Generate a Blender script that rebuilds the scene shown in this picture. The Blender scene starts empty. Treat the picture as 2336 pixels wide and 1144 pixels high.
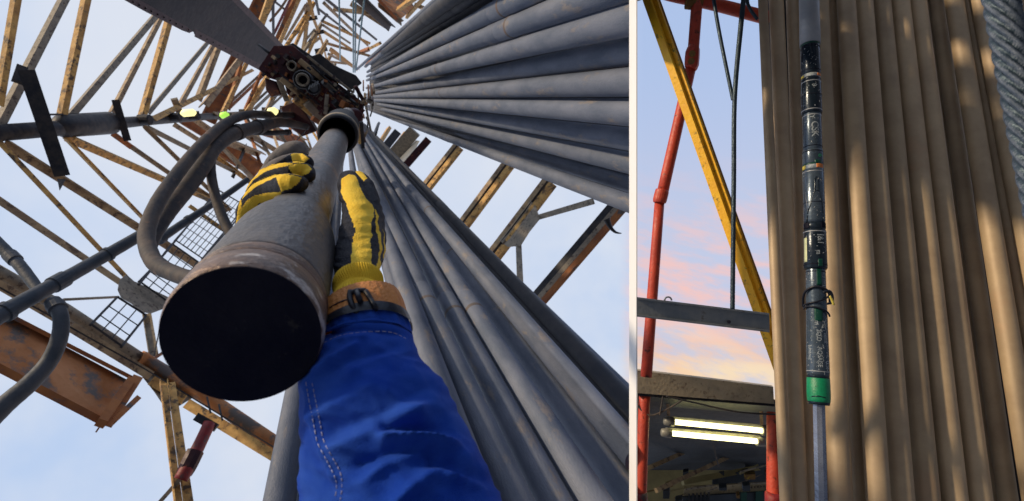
import bpy, bmesh, math, random
from mathutils import Vector, Matrix, noise
from mathutils.bvhtree import BVHTree
random.seed(7)
sc = bpy.context.scene
COL = sc.collection
PI = math.pi
# ------------------------------------------------------------------ camera
F = 1200.0                      # focal length in photo pixels (2336 wide)
CX, CY = 1168.0, 572.0
CAM = Vector((0, 0, 1.5))
VPX, VPY = 795.0, 232.0         # where plumb lines meet
zc = Vector(((VPX-CX)/F, (CY-VPY)/F, -1)).normalized()
xc = (Vector((1, 0, 0)) - zc*zc.x).normalized()
yc = zc.cross(xc)
R3 = Matrix((xc, yc, zc))       # camera -> world
cam = bpy.data.cameras.new('camera'); camo = bpy.data.objects.new('camera', cam); COL.objects.link(camo)
camo.matrix_world = Matrix.Translation(CAM) @ R3.to_4x4()
cam.sensor_width = 36; cam.lens = F/2336*36; cam.clip_start = 0.05; cam.clip_end = 2000
cam.dof.use_dof = True; cam.dof.focus_distance = 1.35; cam.dof.aperture_fstop = 18.5/1000/0.0027
sc.camera = camo
def W(v): return R3 @ Vector(v)
def P(px, py, d): return CAM + W(((px-CX)/F*d, (CY-py)/F*d, -d))
def pix(p):
    c = R3.transposed() @ (Vector(p)-CAM); return (CX-c.x/c.z*F, CY+c.y/c.z*F)
def dep(p): return -(R3.transposed() @ (Vector(p)-CAM)).z
def ray(px, py): return W(((px-CX)/F, (CY-py)/F, -1)).normalized()
def T(px, py, R):               # point on the pixel's line of sight at horizontal distance R from the camera
    r = ray(px, py); return CAM + r*(R/math.hypot(r.x, r.y))
# ------------------------------------------------------------------ light
sun_dir = W(Vector((-1, 0.62, 0.12))).normalized()      # towards the sun, low on the left
s = bpy.data.lights.new('sun', 'SUN'); so = bpy.data.objects.new('sun', s); COL.objects.link(so)
s.energy = 3.2; s.angle = math.radians(4); s.color = (1.0, 0.79, 0.53)
so.rotation_euler = sun_dir.to_track_quat('Z', 'Y').to_euler()
w = bpy.data.worlds.new('World'); sc.world = w; w.use_nodes = True
nt = w.node_tree; N = nt.nodes; L = nt.links; N.clear()
wo = N.new('ShaderNodeOutputWorld'); bg = N.new('ShaderNodeBackground'); bg.inputs[1].default_value = 0.1
sky = N.new('ShaderNodeTexSky'); sky.sky_type = 'NISHITA'; sky.sun_disc = False
sky.sun_elevation = math.asin(sun_dir.z); sky.sun_rotation = math.atan2(sun_dir.x, sun_dir.y)
tc = N.new('ShaderNodeTexCoord')
def wm(op, a, b=None):
    n = N.new('ShaderNodeVectorMath'); n.operation = op
    L.new(a, n.inputs[0])
    if b is not None: n.inputs[1].default_value = b
    return n
def wmath(op, a, b, clamp=False):
    n = N.new('ShaderNodeMath'); n.operation = op; n.use_clamp = clamp
    for i, q in enumerate((a, b)):
        if hasattr(q, 'links'): L.new(q, n.inputs[i])
        else: n.inputs[i].default_value = q
    return n.outputs[0]
def wrange(v, a, b):
    n = N.new('ShaderNodeMapRange'); n.interpolation_type = 'SMOOTHSTEP'; L.new(v, n.inputs[0])
    n.inputs[1].default_value = a; n.inputs[2].default_value = b; return n.outputs[0]
def wnoise(vec, scale, detail=5, rough=.55, mapping=None):
    if mapping is not None:
        # stretch clouds along the right panel's horizon
        pass
    n = N.new('ShaderNodeTexNoise'); n.inputs['Scale'].default_value = scale; n.inputs['Detail'].default_value = detail
    n.inputs['Roughness'].default_value = rough; L.new(vec, n.inputs['Vector']); return n.outputs['Fac']
def wmix(f, a, b):
    n = N.new('ShaderNodeMix'); n.data_type = 'RGBA'
    if hasattr(f, 'links'): L.new(f, n.inputs[0])
    else: n.inputs[0].default_value = f
    for k, q in ((6, a), (7, b)):
        if hasattr(q, 'links'): L.new(q, n.inputs[k])
        else: n.inputs[k].default_value = (*[c*10 for c in q], 1)
    return n.outputs[2]
D = tc.outputs['Generated']
VR = W(Vector((312/F, 6272/F, -1)).normalized())        # up of the right-hand rig
def cdir(px, py): return ray(px, py)
u0 = cdir(1600, 0).dot(VR); u1 = cdir(1600, 572).dot(VR); u2 = cdir(1600, 890).dot(VR)
uu = wm('DOT_PRODUCT', D, VR).outputs['Value']
pn = W(Vector((F, 0, (1443.5-CX)))).normalized()         # normal of the partition plane (points right)
side = wrange(wm('DOT_PRODUCT', D, pn).outputs['Value'], -0.03, 0.02)
n1 = wnoise(D, 2.2, 5)
n1b = wrange(n1, .35, .65)
left = wmix(n1b, (.50, .65, .92), (.74, .80, .92))
# brighter towards the zenith (tower top) as in the photograph
glow = wrange(wm('DOT_PRODUCT', D, cdir(780, 300)).outputs['Value'], .80, 1.0)
left = wmix(wmath('MULTIPLY', glow, .55), left, (.80, .84, .93))
# right: blue above, salmon and cream below, with streaked clouds
def band(a, b): return wrange(uu, a, b)
low = wrange(uu, u0*.45+u1*.55, u2)
right = wmix(wrange(uu, u0, u1-.02), (.45, .58, .86), (.58, .64, .84))
mp = N.new('ShaderNodeCombineXYZ')
xr = wm('DOT_PRODUCT', D, W(Vector((1, 0, .5)).normalized())).outputs['Value']
L.new(xr, mp.inputs[0]); L.new(wmath('MULTIPLY', wmath('ADD', uu, wmath('MULTIPLY', xr, .25)), 3.2), mp.inputs[1])
c1 = wnoise(mp.outputs[0], 9, 7, .6)
c2 = wnoise(mp.outputs[0], 3.5, 5, .5)
pk = wmath('MULTIPLY', wrange(c1, .38, .66), wrange(uu, u0*.5+u1*.5, u1-.08))
right = wmix(wmath('MULTIPLY', pk, .9), right, (1.0, .61, .55))
gold = wrange(uu, u1-.10, u2+.02)
warm = wmix(wrange(c2, .4, .62), (1.0, .60, .36), (1.0, .80, .54))
right = wmix(wmath('MULTIPLY', gold, wmath('ADD', wmath('MULTIPLY', wrange(c1, .36, .58), .7), .3)), right, warm)
allc = wmix(side, left, right)
fin = wmix(.93, sky.outputs[0], allc)
L.new(fin, bg.inputs[0]); L.new(bg.outputs[0], wo.inputs[0])
sc.view_settings.view_transform = 'Standard'; sc.view_settings.look = 'None'; sc.view_settings.exposure = 0; sc.view_settings.gamma = 1
# ------------------------------------------------------------------ materials
def lin(c): return tuple(c)
def mat(name, a, b=None, scale=8, rough=.6, metal=0, bump=.15, stretch=(1, 1, 1), spots=None, spot_amt=.6, spot_scale=None, detail=6, bscale=None, rot=None, vary=0.0, lo=.38, hi=.62):
    m = bpy.data.materials.new(name); m.use_nodes = True; n = m.node_tree.nodes; l = m.node_tree.links
    p = n['Principled BSDF']; p.inputs['Roughness'].default_value = rough; p.inputs['Metallic'].default_value = metal
    b = b or tuple(c*.7 for c in a)
    t = n.new('ShaderNodeTexCoord'); mpn = n.new('ShaderNodeMapping'); mpn.inputs['Scale'].default_value = stretch
    if rot: mpn.inputs['Rotation'].default_value = rot
    l.new(t.outputs['Object'], mpn.inputs[0])
    nz = n.new('ShaderNodeTexNoise'); nz.inputs['Scale'].default_value = scale; nz.inputs['Detail'].default_value = detail; nz.inputs['Roughness'].default_value = .62
    l.new(mpn.outputs[0], nz.inputs['Vector'])
    mr = n.new('ShaderNodeMapRange'); mr.inputs[1].default_value = lo; mr.inputs[2].default_value = hi; l.new(nz.outputs['Fac'], mr.inputs[0])
    mx = n.new('ShaderNodeMix'); mx.data_type = 'RGBA'; l.new(mr.outputs[0], mx.inputs[0]); mx.inputs[6].default_value = (*a, 1); mx.inputs[7].default_value = (*b, 1)
    out = mx.outputs[2]
    if spots:
        n2 = n.new('ShaderNodeTexNoise'); n2.inputs['Scale'].default_value = spot_scale or scale*2.3; n2.inputs['Detail'].default_value = 8; n2.inputs['Roughness'].default_value = .7
        l.new(mpn.outputs[0], n2.inputs['Vector'])
        m2 = n.new('ShaderNodeMapRange'); m2.inputs[1].default_value = .62-spot_amt*.2; m2.inputs[2].default_value = .70-spot_amt*.2; l.new(n2.outputs['Fac'], m2.inputs[0])
        x2 = n.new('ShaderNodeMix'); x2.data_type = 'RGBA'; l.new(m2.outputs[0], x2.inputs[0]); l.new(out, x2.inputs[6]); x2.inputs[7].default_value = (*spots, 1); out = x2.outputs[2]
    if vary:
        oi = n.new('ShaderNodeObjectInfo'); hv = n.new('ShaderNodeHueSaturation')
        v = n.new('ShaderNodeMapRange'); v.inputs[3].default_value = 1-vary; v.inputs[4].default_value = 1+vary; l.new(oi.outputs['Random'], v.inputs[0])
        l.new(v.outputs[0], hv.inputs['Value']); l.new(out, hv.inputs['Color']); out = hv.outputs[0]
        ad = n.new('ShaderNodeVectorMath'); ad.operation = 'ADD'; sc_ = n.new('ShaderNodeVectorMath'); sc_.operation = 'SCALE'; sc_.inputs['Scale'].default_value = 37.0
        cb = n.new('ShaderNodeCombineXYZ'); l.new(oi.outputs['Random'], cb.inputs[0]); l.new(oi.outputs['Random'], cb.inputs[1]); l.new(cb.outputs[0], sc_.inputs[0])
        l.new(mpn.outputs[0], ad.inputs[0]); l.new(sc_.outputs[0], ad.inputs[1]); l.new(ad.outputs[0], nz.inputs['Vector'])
        if spots: l.new(ad.outputs[0], n2.inputs['Vector'])
    l.new(out, p.inputs['Base Color'])
    if bump:
        n3 = n.new('ShaderNodeTexNoise'); n3.inputs['Scale'].default_value = bscale or scale*6; n3.inputs['Detail'].default_value = 6; l.new(mpn.outputs[0], n3.inputs['Vector'])
        bp = n.new('ShaderNodeBump'); bp.inputs['Strength'].default_value = bump; bp.inputs['Distance'].default_value = .01; l.new(n3.outputs['Fac'], bp.inputs['Height']); l.new(bp.outputs[0], p.inputs['Normal'])
        rr = n.new('ShaderNodeMapRange'); rr.inputs[3].default_value = max(.05, rough-.15); rr.inputs[4].default_value = min(1, rough+.15); l.new(n3.outputs['Fac'], rr.inputs[0]); l.new(rr.outputs[0], p.inputs['Roughness'])
    return m
def emit(name, c, st):
    m = bpy.data.materials.new(name); m.use_nodes = True; p = m.node_tree.nodes['Principled BSDF']
    p.inputs['Base Color'].default_value = (*c, 1); p.inputs['Emission Color'].default_value = (*c, 1); p.inputs['Emission Strength'].default_value = st; return m
M = {}
M['pipe'] = mat('drill pipe steel', (.088, .112, .168), (.15, .173, .235), 2.2, .66, .08, .25, (3, 3, 1.0), (.20, .185, .19), .25, 3.0, vary=.10, bscale=60)
M['rustband'] = mat('rusty joint band', (.15, .10, .08), (.12, .105, .10), 20, .7, .1, .3)
M['ringblack'] = mat('black ring paint', (.007, .009, .015), (.014, .016, .022), 12, .65, 0, .2)
M['backpipe'] = mat('shade-darkened back pipe', (.05, .055, .07), (.08, .08, .09), 3, .6, .1, .2)  # back rows get a darker colour to paint shade between the front pipes
M['casing'] = mat('casing steel', (.085, .088, .10), (.145, .13, .125), 5, .48, .3, .35, (1, 1, .7), (.25, .17, .12), .3, 9, bscale=90)
M['joint'] = mat('worn joint steel', (.21, .135, .10), (.10, .075, .07), 14, .45, .3, .4, (1, 1, 2.5), (.50, .46, .44), .35, 22, bscale=120)
M['hole'] = mat('black rubber plug', (.006, .007, .018), (.014, .014, .024), 9, .65, 0, .3, spots=(.035, .032, .035), spot_amt=.1, spot_scale=30)
M['ochre'] = mat('ochre painted steel', (.76, .46, .15), (.46, .25, .08), 5, .75, 0, .4, (1, 1, 1), (.11, .075, .05), .48, 7)
M['tan'] = mat('tan painted steel', (.52, .38, .22), (.28, .19, .12), 4, .75, 0, .4, (1, 1, 1), (.13, .085, .06), .45, 7)
M['grey'] = mat('weathered grey steel', (.22, .19, .15), (.33, .28, .21), 6, .75, 0, .3, (1, 1, 1), (.08, .06, .05), .4, 14)
M['rust'] = mat('rusted steel', (.40, .15, .045), (.24, .085, .035), 2.2, .85, 0, .4, (1, 1, 1), (.10, .09, .09), .35, 3)
M['rustmix'] = mat('rust and paint flakes', (.62, .30, .14), (.42, .16, .05), 1.6, .85, 0, .4, (1, 1, 1), (.17, .15, .14), .55, 2.2)
M['dark'] = mat('dark oily steel', (.025, .028, .038), (.06, .055, .055), 6, .55, .2, .3)
M['girder'] = mat('dark girder paint', (.040, .034, .042), (.065, .052, .056), 3, .6, .1, .25)
M['girderedge'] = mat('maroon girder flange', (.13, .075, .075), (.08, .045, .05), 4, .6, .1, .25)
M['maroon'] = mat('maroon machine paint', (.07, .016, .02), (.03, .010, .018), 3, .5, .1, .3, spots=(.2, .07, .03), spot_amt=.3)
M['redpaint'] = mat('red paint', (.62, .075, .035), (.48, .055, .03), 7, .5, 0, .2, spots=(.09, .03, .02), spot_amt=.22, spot_scale=16)
M['dullred'] = mat('dull red paint', (.28, .02, .022), (.17, .015, .018), 6, .55, 0, .2, spots=(.07, .05, .05), spot_amt=.4, spot_scale=10)
M['hose'] = mat('rubber hose', (.050, .050, .056), (.105, .085, .075), 5, .7, 0, .35, spots=(.18, .12, .09), spot_amt=.2, spot_scale=6)
M['bluehose'] = mat('blue grey hose', (.045, .06, .08), (.08, .09, .11), 7, .6, 0, .3)
M['cable'] = mat('teal wire', (.30, .45, .50), (.22, .34, .40), 9, .5, .3, .1)
M['rope'] = mat('steel wire rope', (.025, .045, .065), (.05, .075, .095), 12, .4, .5, .2)
M['ropeblur'] = mat('greased wire rope', (.05, .07, .10), (.10, .125, .17), 60, .4, .3, .3)
M['white'] = mat('white wall paint', (.90, .90, .90), (.88, .88, .88), 3, .8, 0, .02)
M['deck'] = mat('grey deck', (.20, .215, .24), (.16, .17, .19), .6, .9, 0, .2)
M['sleeve'] = mat('blue workwear cloth', (.009, .050, .37), (.024, .085, .44), 14, .75, 0, .35, bscale=900)
p = M['sleeve'].node_tree.nodes['Principled BSDF']; p.inputs['Specular IOR Level'].default_value = .08; p.inputs['Sheen Weight'].default_value = .12; p.inputs['Sheen Roughness'].default_value = .4; p.inputs['Sheen Tint'].default_value = (.3, .45, 1, 1)
M['stitch'] = mat('pale stitching', (.38, .42, .62), (.34, .32, .45), 60, .8, 0, 0)
M['gyellow'] = mat('yellow glove leather', (.95, .66, .08), (.90, .57, .05), 30, .85, 0, .5, bscale=420)
M['gblack'] = mat('black glove leather', (.013, .015, .026), (.030, .033, .048), 60, .6, 0, .7, bscale=380)
M['ggrey'] = mat('grey glove fabric', (.19, .18, .18), (.25, .23, .22), 40, .9, 0, .5, spots=(.015, .015, .02), spot_amt=.18, spot_scale=45, bscale=700)
M['knit'] = mat('yellow knit', (.82, .56, .05), (.74, .46, .035), 30, .9, 0, .3, bscale=700)
M['leather'] = mat('tan leather', (.66, .27, .07), (.58, .21, .05), 40, .6, 0, .35, bscale=300)
M['blackplastic'] = mat('black plastic', (.010, .012, .02), (.016, .018, .028), 20, .35, 0, .1)
M['tanpipe'] = mat('tan dusted drill pipe', (.52, .395, .25), (.40, .295, .19), 2.2, .55, .15, .1, (1, 1, 1), (.46, .32, .20), .12, 1.1, vary=.17, bscale=140, rot=None)
M['yellow'] = mat('yellow beam paint', (.98, .56, .02), (.90, .46, .02), 5, .5, 0, .2, spots=(.30, .19, .02), spot_amt=.25, spot_scale=18)
M['brownedge'] = mat('flange painted shade-brown', (.24, .13, .035), (.16, .085, .03), 7, .8, 0, .3, spots=(.5, .33, .03), spot_amt=.3, spot_scale=14)
M['galv'] = mat('galvanised steel', (.20, .23, .26), (.30, .31, .31), 6, .45, .4, .15, spots=(.12, .09, .07), spot_amt=.15, spot_scale=9)
M['cream'] = mat('cream beam paint', (.56, .46, .30), (.44, .36, .24), 5, .75, 0, .2, (1, 1, 1), (.26, .19, .12), .3, 20)
M['shedroof'] = mat('dark shed sheeting', (.05, .06, .075), (.035, .04, .05), 3, .7, .1, .2)
M['olive'] = mat('olive shed paint', (.34, .28, .12), (.24, .20, .09), 3, .8, 0, .2)
M['navy'] = mat('navy cladding', (.04, .055, .075), (.03, .04, .055), 3, .7, 0, .1)
M['tooldark'] = mat('gloss black tool', (.010, .018, .030), (.018, .030, .045), 6, .22, .35, .08)
M['toolslate'] = mat('slate tool body', (.085, .115, .15), (.055, .08, .11), 6, .25, .4, .08)
M['toolgrey'] = mat('grey dusty tool joint', (.36, .38, .42), (.44, .45, .46), 9, .5, .3, .2, (1, 1, .3))
M['toolgreen'] = mat('green tool paint', (.0, .065, .042), (.003, .05, .035), 10, .4, .1, .1)
M['greencap'] = mat('green protector', (.003, .26, .11), (.003, .20, .085), 25, .4, 0, .15, spots=(.0, .07, .04), spot_amt=.15)
M['silver'] = mat('bright steel rod', (.32, .35, .42), (.22, .24, .30), 8, .28, .7, .08, (1, 1, .3))
M['orange'] = mat('orange ring', (.85, .25, .05)); M['whitepaint'] = mat('white marker', (.42, .47, .50), (.20, .24, .27), 60, .6, 0, 0)
M['yellowband'] = mat('yellow ring', (.75, .60, .10)); M['greenpaint'] = mat('green marker', (.03, .40, .18), (.03, .34, .15), 40, .5, 0, 0)
M['tube'] = emit('lit tube', (1.0, .90, .42), 4.5)
M['lens'] = mat('yellowed lamp lens', (.75, .78, .45), (.6, .62, .35), 20, .3, 0, .1)
M['lampwarm'] = emit('lit lamp', (1.0, .90, .38), 1.15); M['lampgreen'] = emit('lit green lamp', (.5, .95, .12), .75)
M['lampbody'] = mat('lamp fitting', (.30, .30, .27), (.2, .2, .18), 12, .5, .2, .1)
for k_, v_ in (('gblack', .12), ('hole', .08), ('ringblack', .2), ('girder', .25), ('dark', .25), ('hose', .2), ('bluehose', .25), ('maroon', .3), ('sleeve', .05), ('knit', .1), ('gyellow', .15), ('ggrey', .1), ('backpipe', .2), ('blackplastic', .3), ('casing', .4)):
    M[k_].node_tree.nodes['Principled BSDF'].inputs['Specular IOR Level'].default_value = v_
# ------------------------------------------------------------------ mesh helpers
class MB:
    def __init__(s): s.bm = bmesh.new()
    def face(s, vs, mi=0, smooth=False):
        try:
            f = s.bm.faces.new(vs); f.material_index = mi; f.smooth = smooth; return f
        except ValueError: return None
    def ring(s, c, r, ax, up, n, prof=None, ry=None):
        a = ax.normalized(); u = (up - a*up.dot(a)).normalized(); v = a.cross(u); o = []
        for i in range(n):
            t = 2*PI*i/n; k = prof(t) if prof else 1
            o.append(s.bm.verts.new(c + u*(math.cos(t)*r*k) + v*(math.sin(t)*(ry or r)*k)))
        return o
    def tube(s, pts, rs, n=20, mi=0, caps=True, prof=None, up=None, smooth=True):
        pts = [Vector(p) for p in pts]
        if not hasattr(rs, '__len__'): rs = [rs]*len(pts)
        prev = None; first = None
        up = up or Vector((.3, .5, .8))
        for i, p in enumerate(pts):
            a = (pts[min(i+1, len(pts)-1)] - pts[max(i-1, 0)]).normalized()
            up = (up - a*up.dot(a))
            if up.length < 1e-4: up = a.orthogonal()
            up.normalize()
            rg = s.ring(p, rs[i], a, up, n, (lambda t, i=i: prof(t, i)) if prof else None)
            if prev:
                for k in range(n): s.face((prev[k], prev[(k+1) % n], rg[(k+1) % n], rg[k]), mi, smooth)
            else: first = rg
            prev = rg
        if caps: s.face(first[::-1], mi); s.face(prev, mi)
        return s
    def beam(s, a, b, w, t, face=None, mi=0, shape='box'):
        """bar from a to b; w across as seen from `face` direction (default the camera), t thick"""
        a = Vector(a); b = Vector(b); ax = (b-a).normalized(); f = (face if face is not None else (CAM-(a+b)/2)); f = (f-ax*f.dot(ax)).normalized(); x = ax.cross(f)
        if shape == 'box': pr = [(-w/2, 0), (w/2, 0), (w/2, -t), (-w/2, -t)]
        elif shape == 'angle':
            k = max(w*.14, .003); pr = [(-w/2, 0), (w/2, 0), (w/2, -t), (w/2-k, -t), (w/2-k, -k), (-w/2, -k)]
        elif shape == 'channel':
            k = max(w*.12, .003); pr = [(-w/2, 0), (-w/2+k, 0), (-w/2+k, -t*.75), (w/2-k, -t*.75), (w/2-k, 0), (w/2, 0), (w/2, -t), (-w/2, -t)]
        A = [s.bm.verts.new(a+x*p+f*q) for p, q in pr]; B = [s.bm.verts.new(b+x*p+f*q) for p, q in pr]; n = len(pr)
        for k in range(n): s.face((A[k], A[(k+1) % n], B[(k+1) % n], B[k]), mi)
        s.face(A[::-1], mi); s.face(B, mi); return s
    def box(s, c, x, y, z, mi=0):
        """c centre; x,y,z half-extent vectors"""
        vs = {}
        for i in (-1, 1):
            for j in (-1, 1):
                for k in (-1, 1): vs[i, j, k] = s.bm.verts.new(Vector(c)+x*i+y*j+z*k)
        for q in (((-1, -1, -1), (-1, 1, -1), (1, 1, -1), (1, -1, -1)), ((-1, -1, 1), (1, -1, 1), (1, 1, 1), (-1, 1, 1)), ((-1, -1, -1), (1, -1, -1), (1, -1, 1), (-1, -1, 1)), ((-1, 1, -1), (-1, 1, 1), (1, 1, 1), (1, 1, -1)), ((-1, -1, -1), (-1, -1, 1), (-1, 1, 1), (-1, 1, -1)), ((1, -1, -1), (1, 1, -1), (1, 1, 1), (1, -1, 1))):
            s.face([vs[k] for k in q], mi)
        return s
    def prism(s, pts, ext, mi=0):
        a = [s.bm.verts.new(Vector(p)) for p in pts]; b = [s.bm.verts.new(Vector(p)+ext) for p in pts]; n = len(a)
        s.face(a, mi); s.face(b[::-1], mi)
        for k in range(n): s.face((a[k], b[k], b[(k+1) % n], a[(k+1) % n]), mi)
        return s
    def ball(s, c, r, mi=0, sx=None):
        m = Matrix.Translation(Vector(c)) @ Matrix.Diagonal((r, r, r, 1))
        q = bmesh.ops.create_icosphere(s.bm, subdivisions=3, radius=1, matrix=m)
        for v in q['verts']:
            for f in v.link_faces: f.smooth = True; f.material_index = mi
        return s
    def cut(s, x=1443.5, keep=-1):
        """saw everything off at the partition wall"""
        n = W(Vector((F, 0, (x-CX)))).normalized()
        g = s.bm.verts[:]+s.bm.edges[:]+s.bm.faces[:]
        bmesh.ops.bisect_plane(s.bm, geom=g, plane_co=CAM, plane_no=n, clear_outer=(keep < 0), clear_inner=(keep > 0))
        return s
def link(name, mb, mats, parent=None, bevel=0, fix=True):
    if fix: bmesh.ops.recalc_face_normals(mb.bm, faces=mb.bm.faces)
    vs = mb.bm.verts[:]
    if parent is not None: base = parent['_w'] if '_w' in parent else parent.matrix_world.translation; base = Vector(base)
    else:
        base = Vector((0, 0, 0))
        if vs:
            lo = min(vs, key=lambda v: v.co.z); base = lo.co.copy()
    for v in vs: v.co -= base
    me = bpy.data.meshes.new(name); mb.bm.to_mesh(me); mb.bm.free()
    if not isinstance(mats, (list, tuple)): mats = [mats]
    for m in mats: me.materials.append(M[m] if isinstance(m, str) else m)
    o = bpy.data.objects.new(name, me); COL.objects.link(o)
    if parent is not None: o.parent = parent
    else: o.location = base
    o['_w'] = list(base)
    if parent is not None: o.location = (0, 0, 0)
    if bevel:
        b = o.modifiers.new('bevel', 'BEVEL'); b.width = bevel; b.segments = 2; b.limit_method = 'ANGLE'
    return o
def tag(o, label, cat, group=None, kind=None):
    if label: o['label'] = label
    if cat: o['category'] = cat
    if group: o['group'] = group
    if kind: o['kind'] = kind
    return o
def thing(name, label, cat, loc, group=None):
    o = bpy.data.objects.new(name, None); COL.objects.link(o); o.location = loc; o['_w'] = list(loc); o.empty_display_size = .05
    return tag(o, label, cat, group)
def spline(pts, n=8):
    pts = [Vector(p) for p in pts]; o = []
    for i in range(len(pts)-1):
        a = pts[max(i-1, 0)]; b = pts[i]; c = pts[i+1]; d = pts[min(i+2, len(pts)-1)]
        for k in range(n):
            t = k/n; o.append(.5*((2*b)+(c-a)*t+(2*a-5*b+4*c-d)*t*t+(3*b-3*c+d-a)*t**3))
    o.append(pts[-1]); return o
def pxspline(pts, n=8):      # (px,py,depth,w)
    q = spline([Vector((a[0], a[1], a[2])) for a in pts], n); ws = spline([Vector((a[3], 0, 0)) for a in pts], n)
    return [P(*v) for v in q], [w_.x*v.z/F/2 for w_, v in zip(ws, q)]
UP = Vector((0, 0, 1))
ORD = ['first', 'second', 'third', 'fourth', 'fifth', 'sixth', 'seventh', 'eighth', 'ninth', 'tenth', 'eleventh', 'twelfth', 'thirteenth', 'fourteenth', 'fifteenth', 'sixteenth']
# ------------------------------------------------------------------ ground and partition
g = MB(); g.face([g.bm.verts.new(Vector(q)) for q in ((-600, -600, 0), (600, -600, 0), (600, 600, 0), (-600, 600, 0))])
tag(link('ground', g, 'deck'), None, None, kind='structure')
def pw(y, xn, xf): return (P(xn, y, 1.73), P(xf, y, 1.87))
g = MB()
sl = ray(1443.5, 572).cross(ray(1443.5, 0)).normalized()
if sl.dot(W((1, 0, 0))) < 0: sl = -sl
nt_, ft_ = pw(-120, 1451.5, 1435.3); nb_, fb_ = pw(1270, 1451.5, 1435.3)
g.prism([nt_, ft_, fb_, nb_], sl*.0035)
tag(link('added_divider', g, 'white'), 'narrow sunlit added white wall between the two pipe racks', 'divider')  # added strip standing for the gap between both views, angled to catch sun
# ------------------------------------------------------------------ hanging casing pipe
AV = (826.0, 191.0)
A0 = P(555, 768, .53); pdir = -ray(0, 0)*0 + W(((AV[0]-CX)/F, (CY-AV[1])/F, -1)).normalized()
PR = .0772
def axis_at_y(py):
    d = .53*(768-AV[1])/(py-AV[1]); x = 555+(AV[0]-555)*(768-py)/(768-AV[1]); return P(x, py, d)
top = axis_at_y(262)
cp = thing('casing_pipe', 'big steel casing pipe with a black plugged end held by two gloved hands', 'pipe', A0)
Lp = (top-A0).length
g = MB(); zt = (axis_at_y(570)-A0).length; zu = (axis_at_y(508)-A0).length
zs = [.085, .09, .12, zt, zt*.75+zu*.25, zt*.25+zu*.75, zu, 2.4, Lp]
g.tube([A0+pdir*z for z in zs], [PR*.972, PR*.985, PR*.985, PR*.975, PR*.93, PR*.78, PR*.73, PR*.72, PR*.72], 64); link('pipe_body', g, 'casing', cp)
g = MB()
prof = [(0, .93), (.002, .965), (.006, .985), (.012, 1.0), (.05, 1.0), (.0505, .992), (.053, .992), (.0535, 1.0), (.072, 1.0), (.078, .99), (.084, .975)]
g.tube([A0+pdir*z for z, r in prof], [PR*r for z, r in prof], 72, caps=False); link('joint_collar', g, 'joint', cp)
g = MB(); g.tube([A0-pdir*.001, A0+pdir*.004, A0+pdir*.01], [PR*.958, PR*.962, PR*.95], 72); link('end_plug', g, 'hole', cp)
# stabbing bell / elevator ring at the top of the pipe
cc = axis_at_y(322); s0 = (cc-A0).length
el = thing('elevator_ring', 'dark steel ring that grips the top of the casing pipe', 'lifting ring', cc)
g = MB(); B0 = P(771, 307, dep(cc)); K = dep(B0)/F
g.tube([B0-pdir*.032, B0-pdir*.030, B0-pdir*.02, B0, B0+pdir*.08, B0+pdir*.25, B0+pdir*.5, B0+pdir*.52], [K*38, K*42, K*44.5, K*45, K*44, K*43, K*46, K*40], 48, caps=False)
link('ring_body', g, 'ringblack', el)
g = MB(); g.tube([B0-pdir*.031, B0+pdir*.2, B0+pdir*.9, B0+pdir*.901], [K*38, K*38, K*37, K*1], 48, caps=False); link('ring_bore', g, 'hole', el, fix=False)
g = MB(); g.tube([B0+pdir*.05, B0+pdir*.06, B0+pdir*.09, B0+pdir*.1], [K*45, K*47, K*47, K*45], 48, caps=False); link('ring_band', g, 'grey', el)
# ------------------------------------------------------------------ racks of drill pipe, left picture
def lx(l, y): (x0, y0), (x1, y1) = l; return x0+(x1-x0)*(y-y0)/(y1-y0)
def rack_pipe(near, far, wpx, label, group, diam=.127, cut=True, fd=27, over=.95, dd=0, matn='pipe', jo=None):
    d = diam*F/(wpx*over) + dd
    a = P(near[0], near[1], d); b = P(far[0], far[1], fd); ax = (b-a).normalized()
    r = diam/2
    e = a - ax*max(0, (a.z)/ax.z) if not cut else a - ax*.5
    Lt = (b-e).length; g = MB()
    t0 = jo if jo is not None else random.uniform(.5, 1.0)*9
    st = [(0, r), (t0, r), (t0+.06, r*1.0)]
    for k in range(3):
        z = t0 + k*9.1
        if z+.8 < Lt: st += [(z+.1, r), (z+.16, r*1.045), (z+.5, r*1.045), (z+.504, r*1.0), (z+.512, r*1.045), (z+.75, r*1.045), (z+.82, r)]
    st.append((Lt, r)); st.sort(key=lambda q: q[0])
    # slight sag: pipes lean in a gentle bow
    bow = (ax.cross(W((0, 0, 1)))).normalized()*random.uniform(-.004, .004)
    pts = []; rs = []
    for z, q in st: pts.append(e+ax*z+bow*math.sin(PI*z/Lt)); rs.append(q)
    g.tube(pts, rs, 28, caps=True)
    if cut: g.cut()
    o = link('drill_pipe', g, matn)
    for k in range(3):
        z = t0+k*9.1
        if z+.3 < Lt and group in (GU, GL):
            c = e+ax*(z+.20)+bow*math.sin(PI*z/Lt); x_, y_ = pix(c)
            if x_ < 1425:
                h = MB(); h.tube([c, c+ax*.006, c+ax*.035, c+ax*.041], [r*1.04, r*1.07, r*1.07, r*1.04], 28, caps=False); link('joint_band', h, 'joint' if k % 2 else 'rustband', o)
    return tag(o, label, 'drill pipe', group)
GU = 'drill pipes racked in the upper fan'; GL = 'drill pipes racked in the lower fan'
XR = 1443.0
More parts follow.
